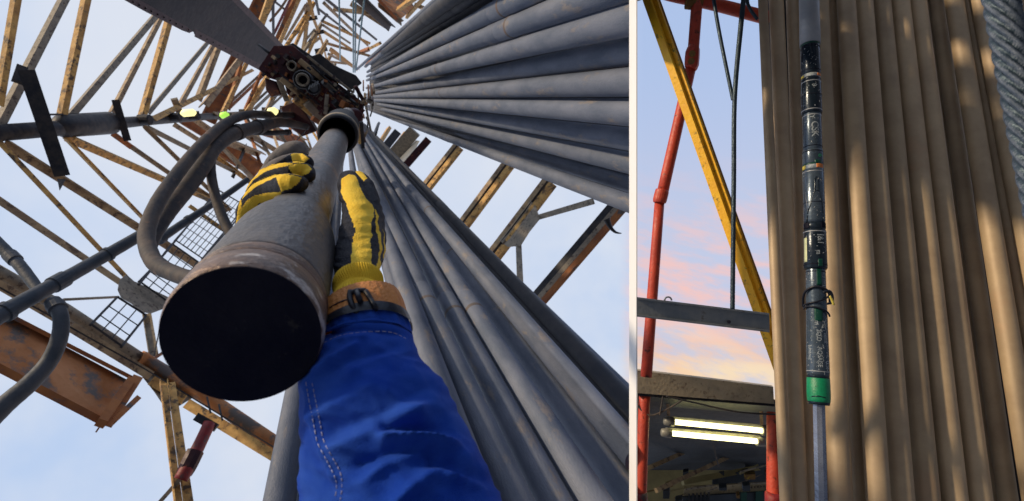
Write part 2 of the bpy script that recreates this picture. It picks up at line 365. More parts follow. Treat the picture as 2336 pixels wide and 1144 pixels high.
# boundary lines of the upper fan: second point of each line; the first lies close to the plumb point
U = [((812, 160), (985, 0)), ((838, 138), (1010, 0)), ((850, 150), (1068, 0)), ((850, 165), (1123, 0)), ((850, 172), (1243, 0)), ((850, 186), (1435, 4)), ((850, 210), (1435, 84)),
     ((850, 218), (1435, 151)), ((850, 225), (1435, 224)), ((850, 232), (1435, 290)), ((850, 240), (1435, 346)), ((850, 249), (1435, 399)), ((850, 252), (1435, 441)), ((858, 258), (1435, 488))]
GU = 'drill pipes racked in the upper fan'; GL = 'drill pipes racked in the lower fan'
for i in range(13):
    (a0, a1), (b0, b1) = U[i], U[i+1]
    n = Vector(((a1[0]+b1[0])/2, (a1[1]+b1[1])/2)); f = Vector(((a0[0]+b0[0])/2, (a0[1]+b0[1])/2))
    if i == 4: n = Vector((1350, -4))
    dr = (n-f).normalized(); perp = Vector((-dr.y, dr.x))
    wpx = abs((Vector(b1)-Vector(a1)).dot(perp))
    nn = n+dr*(8 if i > 4 else 0)
    lab = f'{ORD[i]} grey drill pipe counted down from the top edge of the upper fan'
    if i == 12: lab = 'lowest grey drill pipe of the upper fan, edged by sky with a rusty joint band'
    if i == 0: lab = 'topmost thin grey drill pipe on the edge of the upper fan'
    dd = 0
    if i in (3, 7): dd = .12
    f = f-dr*14
    rack_pipe(nn, f, wpx, lab, GU, cut=True if i > 4 else False, dd=dd, fd=30, over=.98 if i in (4, 5, 6) else .95, jo=6.5 if i == 12 else None)
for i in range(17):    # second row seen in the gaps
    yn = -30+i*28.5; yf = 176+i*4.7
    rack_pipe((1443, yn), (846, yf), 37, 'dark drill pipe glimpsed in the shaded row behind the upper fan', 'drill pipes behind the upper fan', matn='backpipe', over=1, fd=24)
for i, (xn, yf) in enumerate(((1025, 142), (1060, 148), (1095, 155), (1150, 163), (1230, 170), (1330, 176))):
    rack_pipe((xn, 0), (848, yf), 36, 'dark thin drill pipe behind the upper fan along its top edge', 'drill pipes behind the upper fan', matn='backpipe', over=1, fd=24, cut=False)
Bn = [((954, 744), (1130, 1144)), ((1024, 744), (1220, 1144)), ((1069, 744), (1307, 1144)), ((1127, 744), (1398, 1144)), ((1171, 744), (1435, 1076)), ((1223, 744), (1435, 968)), ((1265, 744), (1435, 912)), ((1290, 744), (1435, 877))]
for i in range(7):
    l0, l1 = Bn[i], Bn[i+1]
    yy = 1144 if i < 3 else (1010 if i == 3 else 900)
    n = Vector(((lx(l0, yy)+lx(l1, yy))/2, yy)); q = Vector(((lx(l0, 744)+lx(l1, 744))/2, 744)); dr = (n-q).normalized(); perp = Vector((-dr.y, dr.x))
    wpx = (lx(l1, yy)-lx(l0, yy))*abs(perp.x)
    f = Vector((802+i*5.5, 262+i*4.5))
    # keep the 2-D line of the photograph
    k = (f.y-q.y)/dr.y; f = Vector((q.x+dr.x*k, f.y))
    lab = f'{ORD[i]} grey drill pipe of the lower fan counted from the blue sleeve'
    if i == 6: lab = 'outermost thin drill pipe of the lower fan against the sky'
    rack_pipe(n, (f.x*.5+(800+i*6)*.5, f.y), wpx, lab, GL, fd=22, cut=i > 2, over=1.02, jo=(3.2 if i in (3, 5) else 4.5))
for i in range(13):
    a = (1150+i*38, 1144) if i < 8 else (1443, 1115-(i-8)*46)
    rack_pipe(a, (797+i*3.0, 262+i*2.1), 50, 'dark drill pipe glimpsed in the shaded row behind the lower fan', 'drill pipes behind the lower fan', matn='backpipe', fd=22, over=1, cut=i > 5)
# the two pipes between plug and sleeve, and the dark one beside the forearm
rack_pipe((638, 1144), (775, 300), 72, 'grey drill pipe standing below the black plug, left of the blue sleeve', GL, fd=20, over=1, cut=False)
rack_pipe((712, 1144), (783, 300), 70, 'dark drill pipe squeezed between blue sleeve and its paler neighbour', GL, fd=20, over=1, cut=False, dd=.06)
rack_pipe((1040, 1144), (800, 300), 105, 'dark drill pipe in shadow right behind the forearm', GL, fd=20, over=1, cut=False, dd=.5)
rack_pipe((1092, 1144), (800, 300), 108, 'dark drill pipe in the shadow gap beside the pale first pipe of the lower fan', GL, fd=20, over=1, cut=False, dd=.3)
rack_pipe((900, 1144), (794, 300), 95, 'drill pipe hidden behind the forearm', GL, fd=20, over=1, cut=False, dd=.5)
# ------------------------------------------------------------------ derrick (one welded tower)
RT = 5.2
dk = thing('derrick', 'tall lattice drilling derrick of ochre and rusty steel rising over the gloves', 'derrick', T(300, 660, RT)*1)
def br(x1, y1, x2, y2, wp, m='ochre', R1=RT, R2=None, shape='angle', name='brace', th=.8, flip=None, par=None):
    a = T(x1, y1, R1); b = T(x2, y2, R2 or R1); k = wp*(dep(a)+dep(b))/2/F
    if flip is None and shape == 'angle': flip = (CAM-(a+b)/2).normalized()+sun_dir*1.0; k *= 1.08
    g = MB(); g.beam(a, b, k, k*th, shape=shape, face=flip)
    return link(name, g, m, par or dk)
def brt(x1, y1, x2, y2, wp, m='grey', R1=RT, R2=None, name='brace', par=None, n=14):
    a = T(x1, y1, R1); b = T(x2, y2, R2 or R1); k = wp*(dep(a)+dep(b))/4/F
    g = MB(); g.tube([a, a.lerp(b, .5), b], k, n); return link(name, g, m, par or dk)
rnd0 = random.Random(11); xc_ = W((1, 0, 0)); yc_ = W((0, 1, 0))
# left leg with sleeve
a = T(-70, 308, RT); b = T(690, 256, RT); kk = 42*T(40, 300, RT).length/F/2
def legr(px, w_): return w_*dep(T(px, 290, RT))/F/2
g = MB(); pl = [T(-70, 309, RT), T(150, 292, RT), T(330, 276, RT), T(480, 266, RT), T(690, 252, RT)]
g.tube(pl, [legr(-70, 40), legr(150, 34), legr(330, 22), legr(480, 15), legr(690, 10)], 16); link('leg', g, 'dark', dk)
g = MB(); pl = [T(130, 289, RT-.05), T(145, 288, RT-.05), T(250, 281, RT-.05), T(262, 280, RT-.05)]
g.tube(pl, [legr(140, 30)*.6, legr(140, 52), legr(250, 50), legr(255, 34)], 16); link('leg_splice', g, 'dark', dk)
br(60, 160, 142, 402, 30, 'dark', RT-.35, shape='box', name='flat_stay', th=.2)
br(52, 150, 40, 185, 20, 'dark', RT-.2, shape='box', name='clamp_plate', th=.5)
br(263, 228, 291, 322, 15, 'dark', RT-.3, shape='box', name='flat_stay', th=.4)
br(398, 228, 412, 262, 14, 'grey', RT-.1, shape='box', name='clamp_plate', th=.5)
br(100, 262, 262, 260, 4, 'dark', RT-.1, shape='box', name='conduit', th=1)
g = MB(); q = [T(x, y, RT-.3) for x, y in ((130, 408), (150, 410), (136, 436))]; g.prism(q, ray(140, 410)*.02); link('clamp_plate', g, 'dark', dk)
upper = [(-12, 240, 32, -20, 15, 'ochre'), (-15, 288, 146, -20, 17, 'grey'), (131, 275, 193, -20, 15, 'ochre'), (152, 262, 400, -25, 13, 'grey'), (250, 256, 362, 40, 10, 'tan'),
 (319, 262, 384, 30, 13, 'ochre'), (331, 258, 500, 60, 9, 'grey'), (396, 256, 492, 85, 9, 'tan'), (446, 228, 510, 60, 12, 'tan'), (340, 272, 572, 160, 10, 'ochre'),
 (458, 240, 560, 110, 14, 'tan'), (505, 255, 560, 140, 9, 'ochre'), (516, 248, 600, 170, 7, 'rust'), (516, 250, 545, 150, 8, 'rust'), (560, 252, 610, 170, 10, 'ochre'), (575, 250, 640, 190, 7, 'grey'), (605, 250, 640, 185, 7, 'tan'), (480, 262, 650, 262, 10, 'tan')]
for x1, y1, x2, y2, w_, m in upper: br(x1, y1, x2, y2, w_, m, RT+(0.1 if m == 'grey' else 0))
br(478, 268, 560, 95, 30, 'rust', RT+.6, shape='channel', th=.4, name='girt'); br(560, 85, 620, -30, 40, 'rust', RT+.5, shape='channel', th=.4, name='girt')
lower = [(-12, 314, 288, 634, 12, 'ochre'), (8, 328, 442, 602, 14, 'tan'), (-12, 452, 284, 652, 16, 'tan'), (146, 316, 345, 522, 11, 'ochre'), (153, 314, 470, 452, 14, 'ochre'),
 (255, 305, 298, 336, 10, 'rust'), (296, 334, 480, 462, 8, 'grey'), (326, 292, 525, 485, 9, 'tan'), (334, 290, 540, 395, 9, 'grey'), (396, 284, 500, 350, 9, 'tan'), (442, 272, 520, 330, 10, 'tan'),
 (505, 318, 592, 352, 16, 'tan'), (498, 330, 590, 425, 13, 'tan'), (480, 350, 575, 420, 9, 'ochre'), (420, 415, 520, 480, 11, 'tan'), (555, 300, 640, 350, 11, 'grey'), (590, 320, 690, 380, 10, 'tan'), (350, 540, 450, 606, 16, 'grey'),
 (432, 470, 560, 560, 8, 'ochre'), (560, 330, 530, 400, 8, 'dark')]
for x1, y1, x2, y2, w_, m in lower: br(x1, y1, x2, y2, w_, m, RT)
br(508, 335, 600, 398, 42, 'rust', RT+.8, shape='channel', th=.4, name='girt'); br(430, 275, 500, 320, 30, 'rust', RT+.9, shape='channel', th=.4, name='girt')
br(590, 290, 700, 330, 26, 'rust', RT+.9, shape='channel', th=.4, name='girt')
# top: far leg and the fan around it
g = MB(); pl = [T(702, -40, RT), T(720, 45, RT), T(752, 105, RT), T(800, 190, RT)]
g.tube([T(698, -30, RT), T(716, 45, RT), T(736, 100, RT), T(752, 165, RT)], [legr(300, 20), legr(350, 17), legr(400, 14), legr(500, 9)], 12); link('leg', g, 'ochre', dk)
for x, y in ((712, 42), (727, 74), (735, 114)): br(x-10, y+2, x+12, y-2, 9, 'dark', RT-.05, shape='box', name='leg_clamp')
fan = [(572, 100, 614, -20, 15, 'ochre'), (622, 88, 620, -20, 7, 'dark'), (625, 78, 672, -20, 6, 'dullred'), (633, 100, 680, -15, 10, 'ochre'), (650, 92, 696, 15, 6, 'tan'), (655, 98, 695, 58, 5, 'grey'), (697, 10, 692, 115, 8, 'tan'),
 (695, 95, 716, 70, 5, 'grey'), (700, 110, 728, 88, 6, 'tan'), (720, 125, 738, 112, 5, 'grey'), (688, 110, 700, 45, 7, 'ochre'), (628, 5, 660, 30, 5, 'dark'), (640, 20, 615, 50, 5, 'tan'), (660, -10, 640, 20, 5, 'tan'),
 (718, -15, 728, 35, 6, 'dark'), (733, 50, 745, 35, 5, 'dark'), (733, -10, 860, 92, 6, 'dark'), (728, 22, 800, 78, 5, 'dark'), (742, 10, 840, 105, 6, 'tan'), (738, 50, 845, 100, 6, 'ochre'), (740, 60, 800, 100, 5, 'grey'), (742, 75, 812, 120, 6, 'ochre'),
 (748, 100, 850, 130, 6, 'tan'), (752, 112, 815, 160, 7, 'ochre'), (752, 125, 800, 150, 5, 'grey'), (760, 150, 800, 176, 6, 'tan'), (818, 50, 832, 28, 5, 'dark'), (815, 120, 840, 110, 7, 'rust'), (745, 140, 790, 146, 5, 'tan'),
 (832, 150, 872, 110, 7, 'rust'), (830, 118, 865, 100, 6, 'ochre'), (760, 20, 850, 30, 7, 'tan'), (800, 8, 880, 60, 11, 'tan'), (808, -12, 888, 64, 16, 'dark'), (905, 20, 960, -20, 10, 'ochre'), (925, 38, 985, -30, 8, 'ochre'), (945, 10, 995, 30, 8, 'tan')]
for x1, y1, x2, y2, w_, m in fan: br(x1, y1, x2, y2, w_, m, RT, shape='angle' if w_ > 6 else 'box')
g = MB(); q = [T(x, y, RT+.4) for x, y in ((840, -30), (925, -30), (945, 18), (905, 52), (880, 30))]; g.prism(q, ray(880, 0)*.05); link('platform_plate', g, 'rustmix', dk)
br(862, 12, 915, 55, 10, 'grey', RT+.2, name='platform_edge'); br(858, -5, 905, 45, 5, 'rust', RT+.15, name='platform_edge')
def tp(v, rho): return (VPX+v[0]*rho, VPY+v[1]*rho)
vA, vT, vB = (-.992, .10), (-.33, -.94), (-.52, .85)
rh = [58*1.27**k for k in range(8)]
for a_, b_ in zip(rh, rh[1:]):
    for v0, v1 in ((vA, vT), (vA, vB)):
        p0, p1, p2, p3 = tp(v0, a_), tp(v1, a_), tp(v0, b_), tp(v1, b_); wq = 3+a_*.016
        br(*p0, *p1, wq, rnd0.choice(['tan', 'ochre', 'grey']), RT+.4); br(*p0, *p3, wq, rnd0.choice(['ochre', 'tan', 'rust']), RT+.45)
        m_ = ((p0[0]+p1[0])/2, (p0[1]+p1[1])/2); br(*m_, *p2, wq*.8, 'grey', RT+.5)
        g = MB(); c_ = T(*p0, RT+.35); k = wq*2.2*dep(c_)/F; g.box(c_, xc_*k*.6, yc_*k*.45, UP*.02); link('gusset_plate', g, 'grey', dk)
for x, y in ((330, 274), (398, 268), (441, 266)):
    g = MB(); c_ = T(x, y, RT-.22); k = dep(c_)/F; g.tube([c_-xc_*14*k, c_-xc_*12*k, c_+xc_*12*k, c_+xc_*14*k], [(x*-.03+20)*k*.9, (x*-.03+22)*k, (x*-.03+22)*k, (x*-.03+20)*k*.9], 12, smooth=False); link('leg_clamp', g, 'dark', dk)
# lower girders
def girt(pts, ws, m, name, shape='tube', R=RT-.1):
    g = MB(); pp = [T(x, y, R) for x, y in pts]
    if shape == 'tube': g.tube(pp, [w_*dep(q)/F/2 for w_, q in zip(ws, pp)], 20)
    else:
        for i in range(len(pp)-1): g.beam(pp[i], pp[i+1], ws[i]*dep(pp[i])/F, ws[i]*dep(pp[i])/F*.7, shape=shape)
    return link(name, g, m, dk)
girt([(-30, 606), (150, 708), (318, 818)], [30, 28, 27], 'grey', 'girt_pipe')
girt([(318, 818), (330, 822), (331, 822), (470, 905), (640, 1022)], [36, 36, 30, 30, 34], 'rustmix', 'girt_pipe')
girt([(-30, 634), (160, 745), (345, 858)], [20, 22], 'tan', 'girt_channel', 'angle', RT-.12)
girt([(345, 868), (420, 912)], [22], 'ochre', 'girt_channel', 'angle', RT-.12); girt([(425, 920), (640, 1050)], [22], 'ochre', 'girt_channel', 'angle', RT-.12)
girt([(-30, 640), (330, 842)], [4], 'dark', 'conduit', 'box', RT-.2); girt([(330, 842), (640, 1030)], [3], 'dark', 'conduit', 'box', RT-.25)
for x, y in ((478, 925), (505, 942)): br(x-6, y-20, x+2, y+16, 4, 'dark', RT-.3, shape='box', name='pipe_strap')
def plate(pts, m, name, R=RT-.25, t=.03, par=None):
    g = MB(); g.prism([T(x, y, R) for x, y in pts], ray(*pts[0])*t); return link(name, g, m, par or dk, bevel=.004)
gus = plate([(272, 640), (288, 626), (306, 642), (350, 662), (392, 682), (396, 700), (376, 704), (344, 716), (320, 712), (300, 694), (276, 680), (268, 662)], 'grey', 'gusset_plate')
plate([(302, 832), (326, 812), (358, 820), (400, 866), (440, 908), (384, 942), (352, 895)], 'grey', 'gusset_plate', R=RT-.02)
br(334, 712, 350, 808, 18, 'grey', RT-.12, shape='channel', th=.4); brt(146, 684, 270, 678, 6, 'grey', RT-.2); br(372, 805, 352, 818, 7, 'rust', RT-.2, name='clamp_plate', shape='box')
br(372, 712, 352, 810, 2.5, 'dark', RT-.3, name='conduit', shape='box')
# golden double angle running down
fl = W((-1, -.1, .9))
br(364, 872, 402, 1190, 19, 'ochre', RT-.35, name='double_angle', flip=fl); br(381, 870, 424, 1190, 15, 'ochre', RT-.33, RT-.33, name='double_angle', flip=fl, th=1.2)
# right side: far face of the tower between the two fans
RS = 4.8
br(905, 402, 978, 318, 17, 'maroon', RS, shape='box', name='girt', th=.4); br(888, 365, 945, 300, 30, 'grey', RS+.3, shape='box', name='girt', th=.4)
br(880, 360, 925, 300, 10, 'ochre', RS); br(860, 330, 885, 290, 9, 'ochre', RS); br(850, 310, 862, 280, 6, 'dark', RS)
br(872, 345, 908, 300, 18, 'dark', RS+.1, shape='box', name='clamp_plate')
for (x1, y1, x2, y2, w_) in ((952, 448, 1044, 332, 22), (1042, 528, 1158, 372, 25), (1112, 596, 1252, 412, 30)):
    dx, dy = x2-x1, y2-y1; l_ = math.hypot(dx, dy); ox, oy = -dy/l_*w_*.27, dx/l_*w_*.27
    br(x1+ox, y1+oy, x2+ox, y2+oy, w_*.5, 'ochre', RS, name='brace'); br(x1-ox, y1-oy, x2-ox, y2-oy, w_*.5, 'tan', RS, name='brace')
    br(x1, y1, x2, y2, w_*.22, 'dark', RS+.02, name='brace_seam', shape='box')
plate([(1138, 548), (1172, 505), (1206, 452), (1222, 470), (1232, 500), (1208, 530), (1188, 562), (1158, 564)], 'grey', 'gusset_plate', R=RS-.12)
br(1222, 498, 1352, 460, 13, 'grey', RS-.1, shape='box', name='brace', th=.3); br(1183, 556, 1187, 655, 14, 'grey', RS-.1, shape='box', name='brace', th=.3)
br(1205, 690, 1405, 455, 16, 'dark', RS-.3, name='brace'); br(1216, 694, 1416, 462, 12, 'grey', RS-.28, name='brace'); br(1226, 700, 1422, 472, 12, 'rust', RS-.3, name='brace')
g = MB(); q, rr = pxspline([(1384, 500, 6.2, 16), (1392, 518, 6.2, 10), (1404, 530, 6.2, 6), (1418, 533, 6.2, 2)]); g.tube(q, rr, 8); link('hook', g, 'dark', dk)
# whitish cabin panel behind, between the fans
plate([(885, 372), (932, 318), (958, 322), (915, 398)], 'galv', 'wind_panel', R=RS+.8)
# ------------------------------------------------------------------ rusty platform beam lower left
rb = thing('rusty_channel', 'flaking orange rusty steel channel hanging at the lower left corner', 'steel beam', T(120, 850, 4.4))
def chan(a0, a1, b1, b0):
    return a0
pts = [(-40, 690), (300, 872), (246, 962), (-40, 815)]
g = MB(); g.prism([T(x, y, 4.5) for x, y in pts], ray(100, 800)*.02); link('web', g, 'rustmix', rb)
g = MB(); g.beam(T(-40, 688, 4.4), T(308, 866, 4.4), .045, .16); link('flange', g, 'rust', rb)
g = MB(); g.beam(T(-40, 820, 4.35), T(244, 968, 4.35), .075, .2); link('flange', g, 'rust', rb)
g = MB(); g.beam(T(316, 858, 4.3), T(243, 970, 4.3), .11, .12, shape='angle'); g.beam(T(302, 862, 4.25), T(236, 958, 4.25), .09, .1); link('end_plate', g, 'rust', rb)
g = MB(); g.beam(T(318, 905, 4.3), T(262, 958, 4.3), .06, .08); link('end_bracket', g, 'rust', rb)
# ------------------------------------------------------------------ red strut
rs = thing('red_strut', 'dark red tubular strut with a clamp beside the golden brace', 'strut', P(360, 1160, 6))
g = MB(); q, rr = pxspline([(478, 966, 6.6, 26), (455, 1015, 6.4, 27), (432, 1060, 6.2, 30), (412, 1095, 6.1, 30)], 3); g.tube(q, rr, 18); link('strut_tube', g, 'dullred', rs)
g = MB(); q, rr = pxspline([(446, 1030, 6.3, 37), (430, 1062, 6.2, 38), (422, 1078, 6.2, 34)], 3); g.tube(q, rr, 10, smooth=False); link('clamp', g, 'maroon', rs)
g = MB(); g.beam(P(414, 1090, 6.1), P(352, 1160, 6.0), 9*6/F, .03); link('tail_bar', g, 'grey', rs)
g = MB(); g.beam(P(446, 950, 6.6), P(492, 976, 6.6), 18*6.6/F, .06); link('end_bracket', g, 'dark', rs)
# ------------------------------------------------------------------ grating ladder
gl = thing('caged_ladder', 'see-through dark bar grating running up behind the hoses', 'ladder', T(245, 760, RT-.4))
def lat(p00, p01, p10, p11, nu, nv, w0, name, R=RT-.4):
    g = MB()
    def pt(u, v): a = Vector(p00).lerp(Vector(p01), u); b = Vector(p10).lerp(Vector(p11), u); c = a.lerp(b, v); return T(c.x, c.y, R)
    for i in range(nu+1):
        e = (i in (0, nu)); k = w0*(2 if e else 1)*dep(pt(i/nu, .5))/F; g.beam(pt(i/nu, 0), pt(i/nu, 1), k, k)
    for j in range(nv+1):
        e = (j in (0, nv)); k = w0*(1.8 if e else 1)*dep(pt(.5, j/nv))/F; g.beam(pt(0, j/nv), pt(1, j/nv), k, k*1.2)
    return link(name, g, 'dark', gl)
lat((268, 678), (334, 720), (208, 740), (278, 790), 3, 3, 2.6, 'grating_bay')
lat((352, 607), (412, 650), (318, 642), (382, 688), 3, 3, 2.2, 'grating_bay')
lat((392, 556), (452, 598), (357, 602), (415, 645), 4, 3, 2.0, 'grating_bay')
lat((500, 435), (560, 470), (400, 548), (462, 590), 7, 8, 1.6, 'grating_bay')
br(318, 648, 500, 430, 4, 'dark', RT-.42, name='side_rail', par=gl, shape='box'); br(380, 692, 560, 478, 4, 'dark', RT-.42, name='side_rail', par=gl, shape='box')
# ------------------------------------------------------------------ pipes and hoses, left
def hose(name, label, pts, m='hose', cat='hose', n=20, group=None, cpl=()):
    g = MB(); q, rr = pxspline(pts, 8); rr = [v*.9 for v in rr]
    base = min(q, key=lambda v: v.z).copy()
    t = thing(name, label, cat, base, group)
    g.tube(q, [r_*(1+.012*math.sin(i*2.3)) for i, r_ in enumerate(rr)], n); link('hose_body' if cat == 'hose' else 'pipe_body', g, m, t)
    for c in cpl:
        i = min(range(len(q)), key=lambda i: abs(pix(q[i])[0]-c[0])+abs(pix(q[i])[1]-c[1])); i = max(1, min(len(q)-2, i)); ax = (q[i+1]-q[i-1]).normalized(); r_ = rr[i]
        g = MB(); h = r_*c[2]; g.tube([q[i]-ax*h, q[i]-ax*h*.95, q[i]+ax*h*.95, q[i]+ax*h], [r_*1.02, r_*1.22, r_*1.22, r_*1.02], 16, smooth=False); link('coupling', g, m, t)
    return t
hose('rotary_hose', 'thick outer rubber hose looping down left of the pipe', [(690, 262, 7.5, 14), (620, 264, 6.6, 18), (566, 262, 5.8, 21), (515, 282, 5.2, 24), (460, 330, 4.6, 28), (402, 400, 4.1, 32), (356, 470, 3.7, 36), (334, 540, 3.4, 40), (352, 598, 3.1, 42), (396, 624, 2.9, 42), (450, 640, 2.7, 42), (520, 650, 2.5, 42)], cpl=((612, 264, 1),), group='rubber hoses looping beside the pipe')
hose('rotary_hose', 'inner taped rubber hose with a fork, looping beside the outer hose', [(700, 290, 7.0, 16), (640, 280, 6.4, 24), (590, 290, 5.8, 30), (535, 305, 5.3, 34), (490, 335, 4.9, 38), (462, 380, 4.6, 40), (425, 430, 4.3, 42), (386, 480, 4.0, 40), (356, 530, 3.75, 34), (345, 565, 3.6, 26)], cpl=((590, 290, .8), (540, 303, .6)), group='rubber hoses looping beside the pipe')
hose('branch_hose', 'short hose dropping from the fork towards the grating', [(486, 330, 4.9, 26), (480, 375, 4.75, 24), (487, 430, 4.6, 24), (505, 490, 4.45, 25), (532, 545, 4.3, 26)])
hose('stub_hose', 'thin dark hose joining the machinery above the fork', [(555, 300, 5.7, 15), (610, 304, 6, 13), (660, 302, 6.4, 13)], 'dark', cpl=((655, 302, 1),))
hose('standpipe', 'long straight dark pipe crossing from lower left up to the glove', [(-30, 735, 3.2, 46), (105, 660, 3.6, 36), (215, 598, 4.0, 31), (330, 532, 4.4, 27), (345, 524, 4.5, 26)], 'bluehose', 'pipe', cpl=((20, 708, .4), (140, 640, 1.2), (250, 578, .3)))
hose('standpipe', 'thinner end of the dark pipe running between the hose loops', [(362, 548, 4.7, 22), (430, 502, 5.0, 19), (500, 456, 5.3, 16), (565, 410, 5.6, 14)], 'bluehose', 'pipe', cpl=((366, 546, .8), (428, 503, .5)))
hose('drop_hose', 'blue grey hose curving down from a clamp at the lower left', [(120, 688, 3.55, 36), (138, 720, 3.5, 34), (136, 770, 3.45, 36), (112, 825, 3.4, 38), (68, 875, 3.3, 42), (10, 925, 3.2, 46), (-50, 985, 3.1, 50)], 'bluehose', cpl=((128, 700, .6),))
hose('broken_pipe', 'ragged dark pipe stub leaning in from the left edge', [(-30, 535, 3.9, 34), (20, 580, 3.85, 28), (50, 612, 3.8, 28), (92, 668, 3.7, 26)], 'bluehose', 'pipe', cpl=((28, 590, 1.1),))
g = MB(); g.tube([P(548, 462, 5.2), P(705, 290, 7)], .006, 8); tag(link('slack_cable', g, 'rope'), 'thin dark cable slanting behind the left glove', 'cable')
# ------------------------------------------------------------------ top drive rail (dark girder)
tr = thing('drive_rail', 'broad dark plated girder slanting in from the top edge', 'girder', P(420, -40, 3.2))
def vray(px, py, d, h): return P(px, py, d)+UP*h
def slab(quad, m, name, par, t=.05, dpt=None, bev=0):
    g = MB(); g.prism([P(x, y, d) for x, y, d in quad], ray(500, 100)*t); return link(name, g, m, par, bevel=bev)
RD = 3.25
e1 = [(255, -18), (340, 28), (432, 72), (438, 66), (450, 84), (548, 132), (618, 166)]
def rT(x, y): return T(x, y, RD*.62)
g = MB(); q = [rT(x, y) for x, y in ((250, -30), (432, 72), (446, 74), (618, 166), (652, 118), (640, 100), (505, -30))]; g.prism(q, ray(500, 50)*.05); link('web', g, 'girder', tr)
g = MB(); q = [rT(x, y)-ray(500, 50)*.03 for x, y in ((250, -36), (336, 10), (428, 62), (440, 72), (432, 76), (416, 70), (330, 26), (240, -24))]; g.prism(q, ray(500, 50)*.09); link('flange', g, 'girderedge', tr)
g = MB(); q = [rT(x, y)-ray(500, 50)*.03 for x, y in ((444, 66), (540, 118), (612, 152), (622, 170), (606, 168), (545, 136), (444, 84))]; g.prism(q, ray(500, 50)*.09); link('flange', g, 'girderedge', tr)
g = MB(); q = [rT(x, y)-ray(500, 50)*.03 for x, y in ((498, -30), (520, -30), (650, 108), (652, 120), (640, 112), (560, 32))]; g.prism(q, ray(500, 50)*.08); link('flange', g, 'girderedge', tr)
for k in range(26):
    t_ = k/25; g = MB(); c_ = rT(262+(612-262)*t_, -18+(158+18)*t_+2)-ray(500, 50)*.034; g.tube([c_, c_-ray(500, 50)*.008], .011, 6); link('rivet', g, 'dark', tr)
for x1, y1, x2, y2 in ((350, -20, 330, 8), (410, -10, 392, 42), (470, 20, 452, 62), (528, 40, 500, 92), (566, 62, 540, 112), (590, 82, 566, 126)):
    g = MB(); a, b = rT(x1, y1), rT(x2, y2); g.beam(a, b, .006, .02, mi=0); link('weld_seam', g, 'dark', tr)
# ------------------------------------------------------------------ top drive machine
td = thing('top_drive', 'oily maroon and black hoisting machine hanging over the pipe', 'machine', P(730, 220, 7))
def mp_(pts, d, h, m, name, bev=.01):
    g = MB(); g.prism([P(x, y, d) for x, y in pts], UP*h); return link(name, g, m, td, bevel=bev)
mp_([(588, 158), (625, 104), (668, 104), (700, 130), (690, 200), (650, 190), (612, 178)], 6.4, .5, 'maroon', 'housing')
mp_([(640, 160), (690, 128), (790, 205), (832, 236), (828, 262), (770, 286), (700, 250), (655, 215)], 7.0, .6, 'maroon', 'housing')
mp_([(604, 178), (628, 186), (640, 215), (618, 222), (606, 205)], 6.5, .4, 'maroon', 'bracket')
mp_([(640, 245), (672, 232), (700, 262), (722, 300), (690, 312), (655, 285)], 7.2, .5, 'maroon', 'bracket')
mp_([(648, 108), (668, 98), (712, 128), (730, 122), (760, 148), (812, 172), (826, 190), (800, 205), (740, 170), (690, 140)], 6.9, .5, 'dark', 'frame_bar')
def mbar(x1, y1, x2, y2, w_, d, m, name):
    g = MB(); a, b = P(x1, y1, d), P(x2, y2, d*1.04); g.beam(a, b, w_*d/F, w_*d/F*.8); return link(name, g, m, td, bevel=.008)
mbar(682, 138, 792, 226, 13, 6.3, 'tan', 'bail_arm'); mbar(700, 128, 806, 212, 6, 6.4, 'grey', 'bail_arm'); mbar(640, 180, 722, 246, 12, 6.3, 'tan', 'bail_arm'); mbar(676, 228, 716, 262, 18, 6.25, 'ochre', 'bail_arm')
mbar(700, 236, 748, 288, 17, 6.25, 'grey', 'bail_arm'); mbar(636, 182, 655, 232, 12, 6.35, 'grey', 'bail_arm'); mbar(740, 190, 762, 212, 11, 6.2, 'galv', 'guard'); mbar(746, 220, 742, 262, 9, 6.15, 'grey', 'link_rod'); mbar(716, 272, 742, 290, 11, 6.1, 'rust', 'guard')
mbar(710, 150, 800, 232, 5, 6.2, 'dark', 'hydraulic_line'); mbar(642, 172, 730, 240, 4, 6.2, 'dark', 'hydraulic_line'); mbar(812, 200, 830, 232, 9, 6.3, 'maroon', 'guard'); mbar(786, 240, 806, 250, 16, 6.15, 'rust', 'guard'); mbar(765, 235, 790, 262, 14, 6.2, 'dark', 'guard')
mbar(824, 280, 828, 340, 9, 5.5, 'dark', 'link_rod'); mbar(817, 285, 821, 330, 6, 5.4, 'ochre', 'link_rod'); mbar(836, 250, 846, 300, 5, 5.4, 'grey', 'link_rod')
def cyl(x, y, r_, d, m1, m2, name):
    a = P(x, y, d); k = d/F*r_; g = MB(); g.tube([a, a+UP*.02, a+UP*.35], [k*.92, k, k], 28, caps=False); g.tube([a, a+UP*.02, a+UP*.3], [k*.92, k*.66, k*.6], 28, caps=False); o = link(name, g, m1, td)
    g = MB(); g.tube([a+UP*.12, a+UP*.13], k*.62, 24); link('bore', g, m2, o)
    return o
cyl(665, 150, 11, 6.1, 'grey', 'hole', 'shaft_end'); cyl(690, 182, 21, 6.0, 'dark', 'hole', 'shaft_end'); cyl(690, 182, 15, 5.96, 'grey', 'hole', 'shaft_ring'); cyl(714, 200, 16, 6.05, 'dark', 'toolgrey', 'motor_cap')
for k in range(4):
    a = P(704+k*6, 204-k*3, 6.0); g = MB(); g.beam(a, P(708+k*6, 194-k*3, 6.0), .014, .02); link('fan_slat', g, 'galv', td)
a = P(808, 268, 5.9); g = MB(); g.tube([a, a+UP*.05, a+UP*.5], [.07, .1, .1], 24); link('swivel', g, 'maroon', td)
rnd = random.Random(3)
